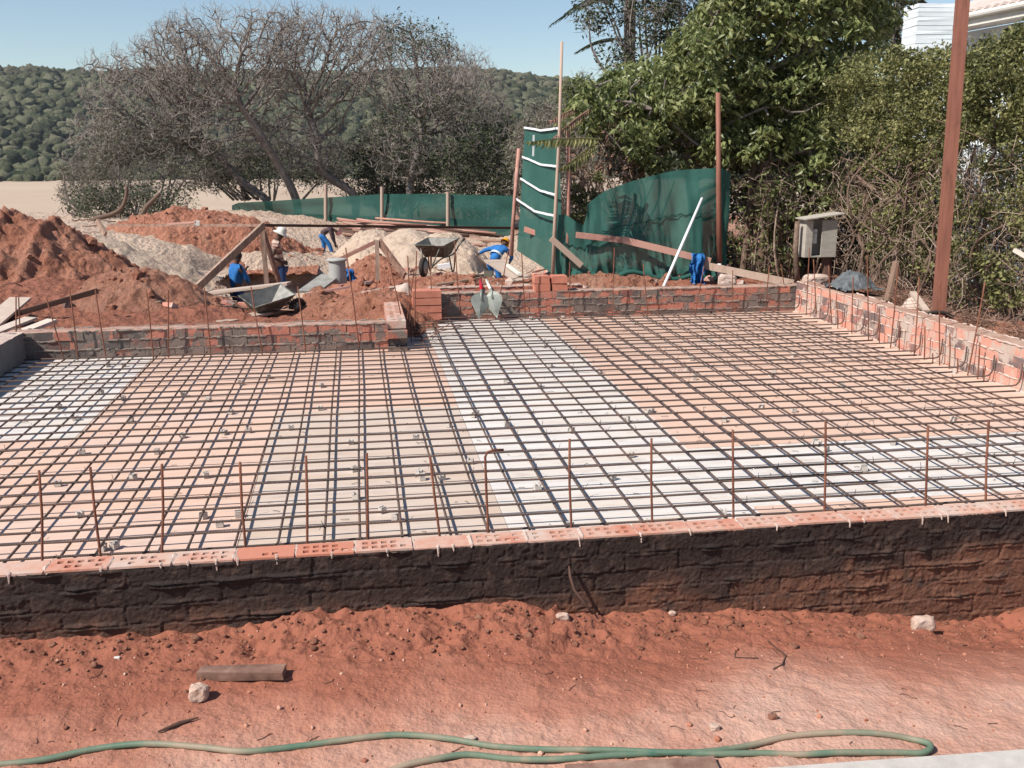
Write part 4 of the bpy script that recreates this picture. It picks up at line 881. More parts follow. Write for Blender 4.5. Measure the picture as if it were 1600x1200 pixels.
def branches(m, guide, r0, attract, step, kill, infl, rng, iters=90, tropism=(0, 0, .15), rt=.008, expo=2.6, n=5, wiggle=.25, maxnodes=6000):
    """space colonisation from a guide polyline into a cloud of points; returns node positions and tips"""
    g = spl(guide, 5); N_ = [g[0]]; par = [-1]
    for p in g[1:]: par.append(len(N_) - 1); N_.append(p)
    N_ = [np.array(q) for q in N_]; A = attract.copy()
    P = np.array(N_)
    dist = np.linalg.norm(A[:, None] - P[None], axis=2); near = dist.argmin(1); nd = dist.min(1)
    for it in range(iters):
        live = nd < infl
        if not live.any():
            if len(A) == 0: break
            live = nd < infl * 3
            if not live.any(): break
        ids = np.unique(near[live]); new = []
        for i in ids:
            v = (A[live & (near == i)] - P[i]); v /= np.linalg.norm(v, axis=1)[:, None] + 1e-9
            d = v.mean(0) + np.array(tropism) + rng.normal(0, wiggle, 3) * .6
            d /= np.linalg.norm(d) + 1e-9; new.append(P[i] + d * step); par.append(int(i))
        new = np.array(new); n0 = len(P); P = np.concatenate([P, new])
        dn = np.linalg.norm(A[:, None] - new[None], axis=2); mi = dn.argmin(1); mv = dn.min(1)
        b = mv < nd; near[b] = n0 + mi[b]; nd[b] = mv[b]
        keep = nd > kill; A = A[keep]; near = near[keep]; nd = nd[keep]
        if len(P) > maxnodes or len(A) == 0: break
    par = np.array(par); nP = len(P); R = np.zeros(nP); kids = np.zeros(nP, int)
    for i in range(nP - 1, 0, -1):
        if kids[i] == 0: R[i] = rt ** expo
        R[par[i]] += R[i]; kids[par[i]] += 1
    R = R ** (1 / expo); R = R * min(1.6, r0 / R[0]) if R[0] > 0 else R
    R = np.maximum(R, rt * .8); ch = np.arange(1, nP)
    m.tubes(P[par[ch]], P[ch], np.minimum(R[par[ch]], R[ch] * 1.5), R[ch], n)
    return P, R, kids == 0
def twigs(m, P, rng, per=4, L=.35, r=.006, up=.5, n=3, gens=2):
    src = P
    for g_ in range(gens):
        S_ = np.repeat(src, per, 0); d = rng.standard_normal(S_.shape); d[:, 2] += up * 1.5; d /= np.linalg.norm(d, axis=1)[:, None]
        E_ = S_ + d * L * rng.uniform(.5, 1.2, (len(S_), 1)); m.tubes(S_, E_, r, r * .7, n, a=rng.uniform(0, 1, len(S_)))
        src = E_; per = max(2, per - 1); L *= .7; r *= .75
    return src
def ell(c, rx, ry, Y, ry_m, n, rng, shell=.3, cut=-1.1):
    """points in an ellipsoid whose centre/radii are seen at c, rx, ry pixels at distance Y"""
    C_ = aty(*c, Y); d = rng.standard_normal((n * 2, 3)); d /= np.linalg.norm(d, axis=1)[:, None]
    d = d[d[:, 2] > cut][:n]; r = (shell + (1 - shell) * rng.uniform(0, 1, (len(d), 1))) ** .7
    return C_ + d * r * np.array([rx / FPX * Y, ry_m, ry / FPX * Y])
def bare_tree(label, guide, Y, ells, r0=.15, seed=0, natt=1500, leaf=None, tw=3, rt=.011, name='bare_tree', step=.26, dm=2.6):
    rng = np.random.default_rng(seed); base = aty(*guide[0], Y); t = empty(name, tuple(base), label=label, cat='tree', group=None)
    G = [aty(x, y, Y + dy) for (x, y), dy in zip(guide, np.linspace(0, rng.uniform(-1, 1), len(guide)))]
    A = np.concatenate([ell((c[0], c[1] + 9), rx, ry * .96, Y + rng.uniform(-.5, .5), dm, int(natt * f), rng) for c, rx, ry, f in ells])
    tr = MB(); P, R, tips = branches(tr, [G[0] - (0, 0, 1.2)] + G, r0, A, step, step * 1.15, 2.6, rng, rt=rt)
    tr.build('trunk', M['bark'], t, True)
    tg = MB(); out = P[(R < rt * 2.2)]; e = twigs(tg, out, rng, per=tw, L=.36, r=.0085, up=.55, gens=2); tg.build('twigs', M['twig'], t)
    if leaf:
        for poly, n_, sz, mt in leaf:
            q = e[rng.integers(0, len(e), n_ * 8)]; 
            # keep only tips inside the leafy patch
            v = q - CAMP; wz = v @ FW; px = 800 + FPX * (v @ RT) / wz; py = 600 - FPX * (v @ UP) / wz; q = q[inpoly(px, py, poly)][:n_]
            if len(q): lm = MB(); leaves(lm, q + rng.normal(0, .12, q.shape), sz, rng, .2); lm.build('foliage', M[mt], t)
    return t
bare_tree('big bare grey tree leaning left, leftmost of the leafless row', [(418, 316), (385, 290), (345, 250), (318, 222)], 41, [((225, 150), 95, 82, .6), ((290, 100), 75, 70, .4), ((200, 215), 80, 50, .25)], .18, 101, 1300, leaf=[([(150, 170), (320, 170), (330, 260), (150, 300)], 2600, .13, 'greyleaf')])
bare_tree('tallest bare grey tree with a forked leaning trunk, second of the leafless row', [(463, 314), (438, 262), (420, 232), (398, 196), (372, 158)], 40, [((350, 95), 120, 82, .7), ((430, 60), 70, 50, .3), ((330, 200), 90, 50, .25)], .19, 102, 1450)
bare_tree('bare grey tree with twin curving stems in the middle of the leafless row', [(553, 306), (522, 282), (500, 262), (494, 215), (480, 170)], 41, [((500, 90), 95, 82, .7), ((560, 60), 60, 45, .3), ((470, 210), 80, 55, .25)], .18, 103, 1400)
bare_tree('bare tree tinged green at its crown, fourth of the leafless row', [(640, 306), (645, 262), (658, 225), (655, 180)], 39, [((640, 105), 85, 78, .7), ((690, 130), 60, 65, .35), ((620, 220), 60, 60, .25)], .15, 104, 1300,
          leaf=[([(600, 10), (700, 20), (720, 90), (600, 90)], 1500, .12, 'darkleaf'), ([(560, 150), (760, 150), (760, 300), (560, 300)], 3500, .12, 'darkleaf')])
bare_tree('thin bare tree at the right end of the leafless row, above the far net', [(618, 306), (600, 270), (612, 230), (680, 205)], 43, [((730, 170), 62, 100, 1.), ((770, 210), 40, 70, .4)], .11, 105, 800, tw=3, leaf=[([(690, 170), (830, 170), (830, 310), (690, 310)], 2800, .12, 'darkleaf')])
def bush(label, polys, Y0, Y1, n, sz, mt, seed, rad_=.6, per=55, name='bush', cat='bush', tw=True, droop=.15, X=None, stems=18, stemmat='bark'):
    rng = np.random.default_rng(seed); t = None; C_ = []
    for P in polys: C_.append(polypts(P, n, Y0, Y1, rng, X))
    C_ = np.concatenate(C_); lo = C_.min(0); b = C_.mean(0).copy(); b[2] = lo[2] - .3
    t = empty(name, tuple(b), label=label, cat=cat)
    lm = MB(); leaves(lm, clump_points(C_, rad_, per, rng, .35), sz, rng, droop, base=None); lm.build('foliage', M[mt], t)
    st = MB(); k = rng.integers(0, len(C_), stems * 3)
    for i in range(stems):
        e = C_[k[i]]; s = b + (e - b) * np.array([.5, .5, 0]) + rng.normal(0, .2, 3) * (1, 1, 0); s[2] = lo[2] - .5
        md = (s + e) / 2 + rng.normal(0, .25, 3) * (rad_ / .6); st.pipe(spl([s, md, e], 4), np.linspace(.05, .012, 9) * rad_ / .5, 5)
    if tw: twigs(st, C_, rng, per=5, L=rad_ * .9, r=.010 * rad_ / .6, up=.2, gens=2)
    st.build('stems', M[stemmat], t)
    return t
bush('grey green leafy thicket below the leftmost bare tree, beside the sand flat', [[(95, 320), (90, 270), (140, 215), (230, 200), (330, 225), (350, 262), (330, 295), (200, 330)]], 38, 43, 120, .13, 'greyleaf', 201, .6, 42)
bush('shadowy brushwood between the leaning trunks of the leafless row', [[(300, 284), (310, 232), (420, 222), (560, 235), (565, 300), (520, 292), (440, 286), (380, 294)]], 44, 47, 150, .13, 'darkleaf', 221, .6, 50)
bush('dark green low bush behind the tall red heap', [[(110, 340), (120, 300), (200, 285), (290, 300), (295, 335), (200, 350)]], 34.5, 37, 60, .12, 'darkleaf', 202, .42, 55)
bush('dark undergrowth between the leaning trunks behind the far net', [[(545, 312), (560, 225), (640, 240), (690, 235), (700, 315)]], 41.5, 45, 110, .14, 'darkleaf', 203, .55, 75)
bush('dark green thicket at the right end of the far net', [[(690, 315), (690, 240), (740, 200), (800, 195), (815, 250), (812, 330), (760, 330)]], 36, 41, 130, .14, 'darkleaf', 204, .5, 80)
bush('grey bush on the estuary side behind the tall net panel', [[(800, 300), (800, 200), (850, 165), (905, 165), (925, 260), (900, 340), (840, 330)]], 30, 38, 110, .14, 'greyleaf', 205, .55, 60)
# dead branches leaning over the bank at the left
for k, (P, lab) in enumerate([([(140, 352, 31), (150, 342, 31), (175, 335, 31), (190, 325, 31), (197, 308, 31), (198, 290, 31)], 'curved dead red brown branch standing up from the bank at the left'), ([(220, 342, 31), (228, 325, 31), (240, 312, 31), (250, 302, 31)], 'shorter forked dead branch right of the curved one')]):
    m = MB(); m.pipe(spl([aty(*q) for q in P], 4), np.linspace(.10, .05, (len(P) - 1) * 4 + 1), 6); tag(m.build('dead_branch', M['barkred'], None, True), lab, 'branch')

# broadleaf tree over the near net
rng = np.random.default_rng(300)
t = empty('broadleaf_tree', (5.6, 15.6, .2), label='large glossy broadleaf tree with drooping pointed leaves rising over the near green net', cat='tree')
POLY = [(905, 130), (960, 112), (1000, 112), (1050, 92), (1060, 60), (1090, 20), (1120, -90), (1440, -90), (1400, 15), (1375, 70), (1330, 120), (1300, 190), (1310, 300), (1280, 330), (1240, 250), (1190, 240), (1150, 250), (1110, 250), (1060, 255), (1000, 265), (970, 262), (935, 210), (900, 175)]
C_ = polypts(POLY, 620, 14.4, 17.2, rng); C_[:, 1] -= .0
Lp = clump_points(C_, .27, 74, rng, .45); lm = MB(); leaves(lm, Lp, .13, rng, .62, wid=.42); lm.build('foliage', M['leaf'], t)
tr = MB(); At = polypts(POLY, 700, 14.6, 17.0, rng)
P, R, tips = branches(tr, [V3((5.7, 15.6, -.2)), V3((5.6, 15.5, 1.0)), V3((5.4, 15.4, 2.0)), V3((5.2, 15.5, 2.8))], .16, At, .22, .25, 3, rng, rt=.010); tr.build('trunk', M['bark'], t, True)
for px, py, px2 in ((1160, 430, 1175), (1210, 440, 1190), (1185, 440, 1200)):
    m = MB(); m.pipe(spl([aty(px, py, 14.8), aty(px + 8, 360, 14.9), aty(px2, 280, 15), aty(px2 + 10, 200, 15.2)], 6), np.linspace(.06, .03, 19), 7); m.build('stem', M['barkred'], t, True)
bush('low leafy shrub with brown stems between the near net and the meter box', [[(1148, 430), (1140, 280), (1240, 270), (1330, 250), (1335, 330), (1250, 345), (1240, 440)]], 14.2, 15.6, 80, .10, 'leaf', 206, .26, 22, droop=.5, stems=30, stemmat='barkred')
bush('grey green olive like tree with pale branches at the top left of the broadleaf tree', [[(915, 100), (905, 30), (930, -80), (1150, -80), (1130, 20), (1100, 60), (1060, 90), (1000, 100), (960, 112)]], 17.5, 19.5, 80, .09, 'darkleaf', 207, .34, 70, name='olive_tree', cat='tree', droop=.3, stems=20)
bush('small leaved bush at the left edge of the broadleaf tree, over the dry fronds', [[(880, 190), (885, 135), (930, 110), (1000, 120), (1000, 200), (930, 230)]], 15.5, 17, 60, .08, 'leaf', 208, .24, 70, droop=.3)
bush('dead brown brush with dry fronds behind the near green net', [[(905, 330), (895, 215), (960, 205), (1040, 240), (1080, 262), (960, 300)]], 14.8, 16.2, 40, .10, 'dryleaf', 209, .26, 12, stems=30, stemmat='barkred')
bush('yellow green sprout behind the dip in the near green net', [[(893, 340), (900, 285), (935, 270), (935, 320), (915, 350)]], 14.4, 14.8, 16, .09, 'hedgeleaf', 210, .13, 40)
bush('dark tree silhouetted against the sky left of the white chimney', [[(1375, 80), (1372, 20), (1400, -60), (1450, -60), (1437, 20), (1430, 70), (1400, 85)]], 24, 26, 26, .22, 'darkleaf', 211, .36, 26, name='dark_tree', cat='tree')
# fronds
def frond(m, base, dirv, L, rng, arch=.5, nl=26, ll=.32, lw=.03, droopl=.3):
    d = V3(dirv) / np.linalg.norm(dirv); P = [base + d * L * s + V3((0, 0, -arch * L * s * s)) for s in np.linspace(0, 1, nl)]
    P = np.array(P); m.pipe(P, np.linspace(.016, .004, nl), 5, a=.6)
    T_ = np.gradient(P, axis=0); T_ /= np.linalg.norm(T_, axis=1)[:, None]; sd = np.cross(T_, [0, 0, 1.]); sd /= np.linalg.norm(sd, axis=1)[:, None] + 1e-9
    for sg in (-1, 1):
        for i in range(2, nl):
            l = ll * math.sin(math.pi * (.15 + .8 * i / nl)); e = P[i] + (sd[i] * sg * .75 + T_[i] * .65 - np.array([0, 0, droopl])) * l + rng.normal(0, .01, 3)
            w_ = T_[i] * lw; md = (P[i] + e) / 2 + (0, 0, .02)
            m.raw([P[i], md + w_ / 2, e, md - w_ / 2], T=[[0, 1, 2], [0, 2, 3]], a=rng.uniform(.2, .9))
t = empty('palm_tree', tuple(aty(985, 300, 20)), label='palm with spiky fronds reaching out at the top left of the right hand trees', cat='palm')
c_ = aty(985, -10, 20); m = MB(); m.pipe([aty(985, 300, 20), aty(982, 150, 20), c_], [.16, .13, .12], 8); m.build('trunk', M['bark'], t, True)
rng = np.random.default_rng(5)
for k in range(15):
    an = k * 2.4; el = rng.uniform(-.05, 1.0); m = MB()
    frond(m, c_, (math.cos(an), math.sin(an), el), 1.7, rng, arch=.35, ll=.42, lw=.035); m.build('frond', M['darkleaf'], t)
m = MB(); frond(m, c_ + (-.2, 0, -.35), (-1, -.1, .75), 1.35, rng, arch=.12, ll=.4, lw=.03); m.build('frond', M['darkleaf'], t)
m = MB(); frond(m, c_ + (0, 0, -.9), (-1, -.1, .25), 1.15, rng, arch=.45, ll=.35, lw=.03); m.build('frond', M['darkleaf'], t)
for (a_, b_, arch, mt, lab, w_) in [((940, 218, 13.6), (828, 222, 13.2), .10, 'hedgeleaf', 'large pale green frond reaching left across the tall net panel', .06), ((935, 222, 13.7), (880, 262, 13.4), .03, 'hedgeleaf', 'drooping green frond tip beside the reddish pole', .05),
    ((925, 170, 14.3), (870, 215, 14.0), .2, 'dryleaf', 'dry pink frond hanging beside the bleached pole', .03), ((905, 168, 14.4), (862, 190, 14.2), .15, 'dryleaf', 'dead curled frond just above the tall net panel', .03), ((940, 262, 14.8), (898, 300, 14.5), .15, 'dryleaf', 'dry reddish frond behind the reddish pole', .03)]:
    a3, b3 = aty(*a_), aty(*b_); m = MB(); d = b3 - a3; L_ = np.linalg.norm(d); frond(m, a3, d / L_ + V3((0, 0, arch)), L_, rng, arch=arch * 1.0, nl=20, ll=.24 if w_ > .03 else .14, lw=w_, droopl=.55); tag(m.build('palm_frond', M[mt]), lab, 'frond')

# hedge along the right boundary
rng = np.random.default_rng(400)
t = empty('hedge', (7.5, 11, .3), label='tall overgrown hedge with bare twisted stems along the right boundary', cat='hedge')
HP = [(1290, 205), (1295, 120), (1340, 95), (1400, 82), (1450, 88), (1500, 78), (1600, 52), (1750, 20), (1800, 250), (1600, 215), (1500, 225), (1420, 235), (1340, 235)]
C_ = polypts(HP, 520, 0, 0, rng, X=(6.95, 8.0)); Lp = clump_points(C_, .20, 120, rng, .4)
C2 = polypts([(1470, 480), (1495, 330), (1540, 250), (1600, 215), (1800, 200), (1800, 520), (1600, 480), (1560, 470)], 260, 0, 0, rng, X=(6.85, 7.7)); Lp = np.concatenate([Lp, clump_points(C2, .17, 70, rng, .4)])
C3 = polypts([(1330, 350), (1330, 235), (1500, 225), (1490, 420), (1430, 430), (1380, 420)], 150, 0, 0, rng, X=(6.95, 7.9)); Lp = np.concatenate([Lp, clump_points(C3, .15, 55, rng, .4)])
C4 = np.stack([rng.uniform(7, 8, 120), rng.uniform(5, 9, 120), rng.uniform(1.2, 3.3, 120)], 1); Lp = np.concatenate([Lp, clump_points(C4, .22, 60, rng, .4)])
lm = MB(); leaves(lm, Lp, .052, rng, .15, wid=.6); lm.build('foliage', M['hedgeleaf'], t)
for k in range(30):
    px = rng.uniform(1310, 1610) if k > 8 else [1345, 1352, 1378, 1382, 1410, 1440, 1462, 1540, 1375][k]
    X0 = rng.uniform(6.9, 7.5); Yb = atx(px, 400, X0)[1]; P = [V3((X0, Yb, base_z(np.array([X0]), np.array([Yb]))[0] - .1))]
    hgt = rng.uniform(1.4, 2.6)
    for j in range(1, 7): P.append(P[0] + (rng.normal(0, .07) * j ** .5, rng.normal(0, .09) * j ** .5, hgt * j / 6))
    r0_ = rng.uniform(.014, .034) * (1.4 if k < 9 else .7); m = MB(); m.pipe(spl(P, 4), np.linspace(r0_, r0_ * .5, 25), 6); m.build('stem', M['barkred'], t, True)
m = MB(); N = 3400; px = rng.uniform(1300, 1700, N); pts = np.array([atx(x, y, X0) for x, y, X0 in zip(px, 240 + (235 + (px - 1300) * .12) * rng.uniform(0, 1, N) ** .9, rng.uniform(6.85, 7.9, N))])
d = rng.standard_normal((N, 3)) * (.5, .8, .8); L_ = rng.uniform(.08, .35, (N, 1)); md = pts + d * L_ * .5 + rng.normal(0, .03, (N, 3)); e = pts + d * L_
m.tubes(pts, md, .004, .0035, 4, a=rng.uniform(0, 1, N)); m.tubes(md, e, .0035, .0025, 4, a=rng.uniform(0, 1, N)); m.build('twigs', M['barkred'], t)
m = MB(); N = 2600; px = rng.uniform(1320, 1640, N); gpts = np.array([atx(x, 430 + (x - 1300) * .30 + rng.uniform(-8, 40), rng.uniform(6.5, 7.4)) for x in px])
d = rng.standard_normal((N, 3)) * (.12, .12, .05); m.tubes(gpts - d, gpts + d, .003, .003, 3, a=rng.uniform(0, 1, N))
tag(m.build('dry_litter', M['dryleaf']), 'dry twigs and dead grass heaped along the foot of the hedge', 'dry brush', kind='stuff')

# ------------------------------------------------------------------ house behind the hedge, gate, walls
t = empty('house', tuple(aty(1500, 300, 20)), label='white house corner with painted brick chimney and tiled roof behind the hedge', cat='house')
g0 = aty(1476, 37, 19.5); g1 = atz(1640, 4, g0[2]); gd = g1 - g0; gL = np.linalg.norm(gd); gd /= gL; gn = np.array([-gd[1], gd[0], 0]); gn = gn * np.sign(gn[0])     # gn points into the house
m = MB(); wc = g0 + gn * .55 + gd * 3.5; R_ = np.stack([gd, gn, [0, 0, 1]], 1); m.box(wc + gd * 1 + gn * 2 - (0, 0, 1.75), (9, 4, 3.2), R=R_); m.build('wall', M['whitewall'], t)
m = MB(); m.box(g0 + gd * 4 + gn * .3 - (0, 0, .12), (8.2, .5, .03), R=R_); m.box(g0 + gd * 4 + gn * .07 - (0, 0, .02), (8.2, .02, .22), R=R_); m.build('fascia', M['cream'], t)
m = MB(); m.pipe([g0 + (0, 0, .06), g0 + gd * 8 + (0, 0, .06)], .065, 10); m.build('gutter', M['cream'], t)
m = MB(); nx = 260; gx, gy = np.meshgrid(np.linspace(-.1, 8, nx), np.linspace(-.04, 3.4, 22)); hz_ = .10 + gy * .5 + .035 * np.abs(np.sin(gx * math.pi / .24)) + .022 * ((gy / .34) % 1)
P = g0 + .25 * 0 + gx[..., None] * gd + gy[..., None] * gn; P[..., 2] = g0[2] + hz_; m.grid(P, nx, 22)
for k in range(33): m.lathe(g0 + gd * (.12 + k * .24) + (0, 0, .13) - gn * .03, [(0.001, .0), (.055, .0), (.055, .08)], 8, R=np.stack([gd, [0, 0, 1], gn], 1))
m.build('roof', M['tile'], t)
c0 = aty(1431, 60, 19.0); c1 = aty(1487, 60, 18.9); cw = c1 - c0; cL = np.linalg.norm(cw[:2]); cd = np.array([cw[0], cw[1], 0]) / cL; cn = np.array([-cd[1], cd[0], 0])
m = MB(); Rc = np.stack([cd, cn, [0, 0, 1]], 1); zb = 2.0
for k in range(36): m.box(np.array([(c0 + c1)[0] / 2, (c0 + c1)[1] / 2, zb + k * .085]) + cn * .35, (cL + (.014 if k % 2 else 0) , .7, .081), R=Rc, jit=.006)
m.build('chimney', M['whitewall'], t)
t = empty('garden_wall', (9.6, 12, 0), label='white garden wall glimpsed through gaps in the hedge', cat='wall')
m = MB(); m.box((9.6, 15.5, 1.0), (.15, 6.0, 1.9)); m.build('panel', M['whitewall'], t); m = MB(); m.box((9.6, 15.5, 1.99), (.22, 6.02, .06)); m.build('coping', M['concrete'], t)
t = empty('slatted_gate', (8.7, 10.2, .3), label='pale blue white slatted gate behind the right end of the hedge', cat='gate')
for k in range(34): m = MB(); m.box((8.7, 8.6 + k * .13, 1.25), (.03, .075, 1.9), jit=.003); m.build('slat', M['whitewall'], t)
for z in (.6, 1.9): m = MB(); m.box((8.74, 10.75, z), (.04, 4.5, .08)); m.build('rail', M['whitewall'], t)
bush('dark shrubbery filling the garden behind the slatted gate', [[(1480, 380), (1490, 240), (1640, 200), (1640, 420)]], 0, 0, 60, .09, 'darkleaf', 212, .35, 80, X=(9.6, 11))
bush('dark shrubbery behind the stems of the hedge, right of the meter box', [[(1295, 430), (1290, 215), (1420, 215), (1480, 230), (1470, 440)]], 0, 0, 110, .09, 'darkleaf', 213, .32, 85, X=(8.2, 9.3))
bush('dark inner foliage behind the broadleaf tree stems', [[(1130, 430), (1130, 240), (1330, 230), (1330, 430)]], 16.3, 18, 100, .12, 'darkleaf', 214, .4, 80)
# ------------------------------------------------------------------ meter box, tarp, jacket, drum, spades
t = empty('meter_box', tuple(aty(1290, 440, 12.8)), label='grey wooden meter box with a small sloping roof on a post before the hedge', cat='meter box')
YB_ = 12.8; q = lambda x, y, dy=0: aty(x, y, YB_ + dy)
m = MB(); m.pipe([q(1292, 450, .1), q(1291, 395, .1)], .075, 8); m.build('post', M['wood_dark'], t)
x0, x1, z0, z1 = q(1257, 400)[0], q(1304, 400)[0], q(1280, 402)[2], q(1280, 344)[2]; xm = x0 + (x1 - x0) * .50
m = MB(); W_ = x1 - x0; H_ = z1 - z0; zc = (z0 + z1) / 2
m.box((x0 + .008, YB_ + .11, zc), (.016, .22, H_)); m.box((x1 - .008, YB_ + .11, zc), (.016, .22, H_)); m.box(((x0 + x1) / 2, YB_ + .215, zc), (W_ - .034, .014, H_ - .004)); m.box(((x0 + x1) / 2, YB_ + .10, z0 + .01), (W_ - .034, .2, .018)); m.box(((x0 + .016 + x0 + .10) / 2, YB_ + .004, zc), (.084, .012, H_ - .003)); m.build('case', M['box_grey'], t)
m = MB(); m.box(((xm + x1) / 2 + .004, YB_ - .010, zc), (x1 - xm, .016, H_ - .006)); m.build('door', M['box_grey'], t)
m = MB(); m.box((x0 + .145, YB_ + .07, zc + .03), (.085, .06, .2)); m.lathe((x0 + .145, YB_ + .038, zc + .05), [(.001, 0), (.03, 0), (.03, .02)], 14, R=[[1, 0, 0], [0, 0, -1], [0, 1, 0]]); m.build('meter', M['cream'], t)
m = MB(); m.box((x0 + .14, YB_ + .19, zc), (.09, .012, H_ * .9)); m.build('backboard', M['box_in'], t)
m = MB(); a_ = q(1251, 347, 0)[2]; m.beam((x0 - .06, YB_ + .08, z1 + .015), (x1 + .07, YB_ + .08, z1 + .095), .34, .016); m.build('roof_board', M['box_grey'], t)
pole('pale sawn branch stump left of the meter box', [(1246, 346, 12.9), (1243, 390, 12.9), (1246, 445, 12.9)], [.035, .04, .045], 'barkred', name='stump', cat='stump')
m = MB(); c_ = aty(1333, 447, 11.3); gx, gy = np.meshgrid(np.linspace(-1, 1, 70), np.linspace(-1, 1, 50)); d = np.hypot(gx, gy)
P = np.stack([c_[0] + gx * .27, c_[1] + gy * .3, c_[2] - .02 + .17 * np.clip(1 - d ** 1.6, -.1, 1) * (1 + .4 * fbm(gx * 2, gy * 2, 2, 3)) + .05 * ridge(gx * 4, gy * 3, 3, 6)], -1); m.grid(P, 70, 50)
tag(m.build('tarpaulin', M['tarp'], None, True), 'crumpled dark grey tarpaulin lying outside the right wall', 'tarpaulin')
rock('rubble_block', 'pale rubble block on the corner of the rear and right walls', aty(1275, 437, 12.3) , .16, 'mortar_pink', 31, (1.3, .8, .6), cat='rubble')
rock('stone', 'pale stone on the rear wall right of the hanging jacket', aty(1136, 438, 12.6), .13, 'mortar_pink', 33, (1.1, .8, .8))
rock('mortar_lump', 'white mortar lump stuck on the rear wall right of the spades', aty(807, 464, 12.3), .09, 'mortar_pink', 35, (1, .6, .8), cat='mortar')
m = MB(); P = [aty(x, y, 9.55) for x, y in [(1441, 497), (1448, 491), (1462, 488), (1478, 490), (1489, 498), (1494, 510)]]; m.pipe(spl(P, 5), .022, 8); tag(m.build('rubber_hose', M['tyre'], None, True), 'black rubber hose arching behind the foot of the brown post', 'hose')
# jacket
def cloth(label, px0, px1, py0, py1, Y, mt, seed=1, name='jacket', cat='jacket', flare=.15):
    m = MB(); gx, gy = np.meshgrid(np.linspace(0, 1, 36), np.linspace(0, 1, 44)); A_, B_ = aty(px0, py0, Y), aty(px1, py1, Y)
    cx_ = (A_[0] + B_[0]) / 2; W_ = B_[0] - A_[0]
    X_ = cx_ + (gx - .5) * W_ * (1 - flare + 2 * flare * gy) + .03 * fbm(gy * 3, gx, 3, seed); Z_ = A_[2] + gy * (B_[2] - A_[2]) + .02 * np.sin(gx * 9) * gy
    Y_ = Y - .05 * np.sin(gx * math.pi) - .035 * np.sin(gx * 15 + gy * 3) * (.3 + gy) + .03 * fbm(gx * 3, gy * 4, 3, seed); Y_ = np.where(gy < .12, Y_ + (.12 - gy) * .5, Y_)
    m.grid(np.stack([X_, Y_, Z_], -1), 36, 44); m.grid(np.stack([X_, Y_ + .03 + .03 * np.sin(gx * math.pi), Z_], -1)[:, ::-1], 36, 44)
    return tag(m.build(name, M[mt], None, True), label, cat)
t = empty('work_jacket', tuple(aty(1088, 445, 13.4)), label='bright blue work overalls hung over the long pinkish board on the near net', cat='overalls')
for nm, a_ in (('bodice', (1080, 1103, 397, 428)), ('trouser_leg', (1080, 1089, 424, 447)), ('trouser_leg', (1089, 1099, 425, 446))):
    o = cloth('', *a_, 13.36 - (.02 if nm != 'bodice' else .03), 'blue', seed=len(nm)); o.name = nm
    for k_ in ('label', 'category'):
        if k_ in o: del o[k_]
    o.parent = t; o.matrix_parent_inverse = PARENT_LOC[t.name]
# drum
p = aty(528, 442, 16.2); t = empty('plastic_drum', tuple(p), label='grey upturned drum with a wide rim standing between the hat man and the stake', cat='drum')
m = MB(); m.lathe(p, [(.001, 0), (.15, 0), (.155, .02), (.135, .36)], 24); m.build('body', M['pail'], t, True)
m = MB(); m.lathe(p, [(.135, .36), (.165, .365), (.17, .385), (.165, .40), (.12, .405), (.001, .41)], 24); m.build('rim', M['pail'], t, True)
plank('grey cement stained board lying left of the drum', (482, 456), 15.2, (518, 430), 16.4, .35, .04, 'barrow_in', cat='board')
o = cloth('blue overalls of which only a bent back shows behind the grey drum', 536, 556, 421, 438, 16.9, 'blue', 6, 'blue_cloth', 'overalls', .3)
plank('white pipe offcut lying behind the upright wheelbarrow', (684, 417), 19.2, (706, 414), 19.2, .10, .09, 'white', cat='pipe')
# white marker on the rail
p = aty(308, 349, 18.6); m = MB(); m.box(p, (.09, .03, .09), jit=.006); tag(m.build('marker_tag', M['cream']), 'small white square tag on the long left rail', 'tag')
plank('thin upper part of a red plank resting beside the marker tag', (262, 350), 18.8, (305, 347), 18.5, .03, .04, 'wood_pink')
# spades, blades hanging over the rear wall
def spade(label, tip, top, wl, hend, grip, yaw):
    P0 = aty(*tip, 11.95); P1 = aty(*top, 12.08); t = empty('spade', tuple(P1), label=label, cat='spade'); ax = (P0 - P1); L_ = np.linalg.norm(ax); ax /= L_
    sd = V3((math.cos(yaw), math.sin(yaw), 0)); sd -= ax * (sd @ ax); sd /= np.linalg.norm(sd); n_ = np.cross(sd, ax)
    prof = [(0, .22), (.16, .82), (.26, 1), (.42, .97), (.70, .50), (.90, .17), (1, .03)]
    m = MB(); V = []
    for s_, w_ in prof:
        for e_ in np.linspace(-1, 1, 7): V.append(P1 + ax * L_ * s_ + sd * e_ * w_ * wl + n_ * (-.02 * (1 - abs(e_)) * (w_ > .3) + .02 * s_))
    m.grid(np.array(V).reshape(7, 7, 3), 7, 7); V2 = np.array(V) + n_ * .006; m.grid(V2.reshape(7, 7, 3)[:, ::-1], 7, 7); m.build('blade', M['metal'], t)
    m = MB(); e = aty(*hend, 13.2); m.pipe([P1 + ax * .10 - n_ * .02, P1, P1 + (e - P1) * .15], [.012, .02, .02], 8); m.build('socket', M['metal'], t, True)
    m = MB(); m.pipe([P1 + (e - P1) * .14, e], .02, 8); m.build('handle', M[grip], t, True)
spade('left spade with a red handle hanging over the rear wall', (749, 498), (752, 457), .125, (751, 437), 'red', .2)
spade('right spade with a cream handle hanging over the rear wall', (776, 497), (768, 455), .12, (760, 438), 'cream', -.45)

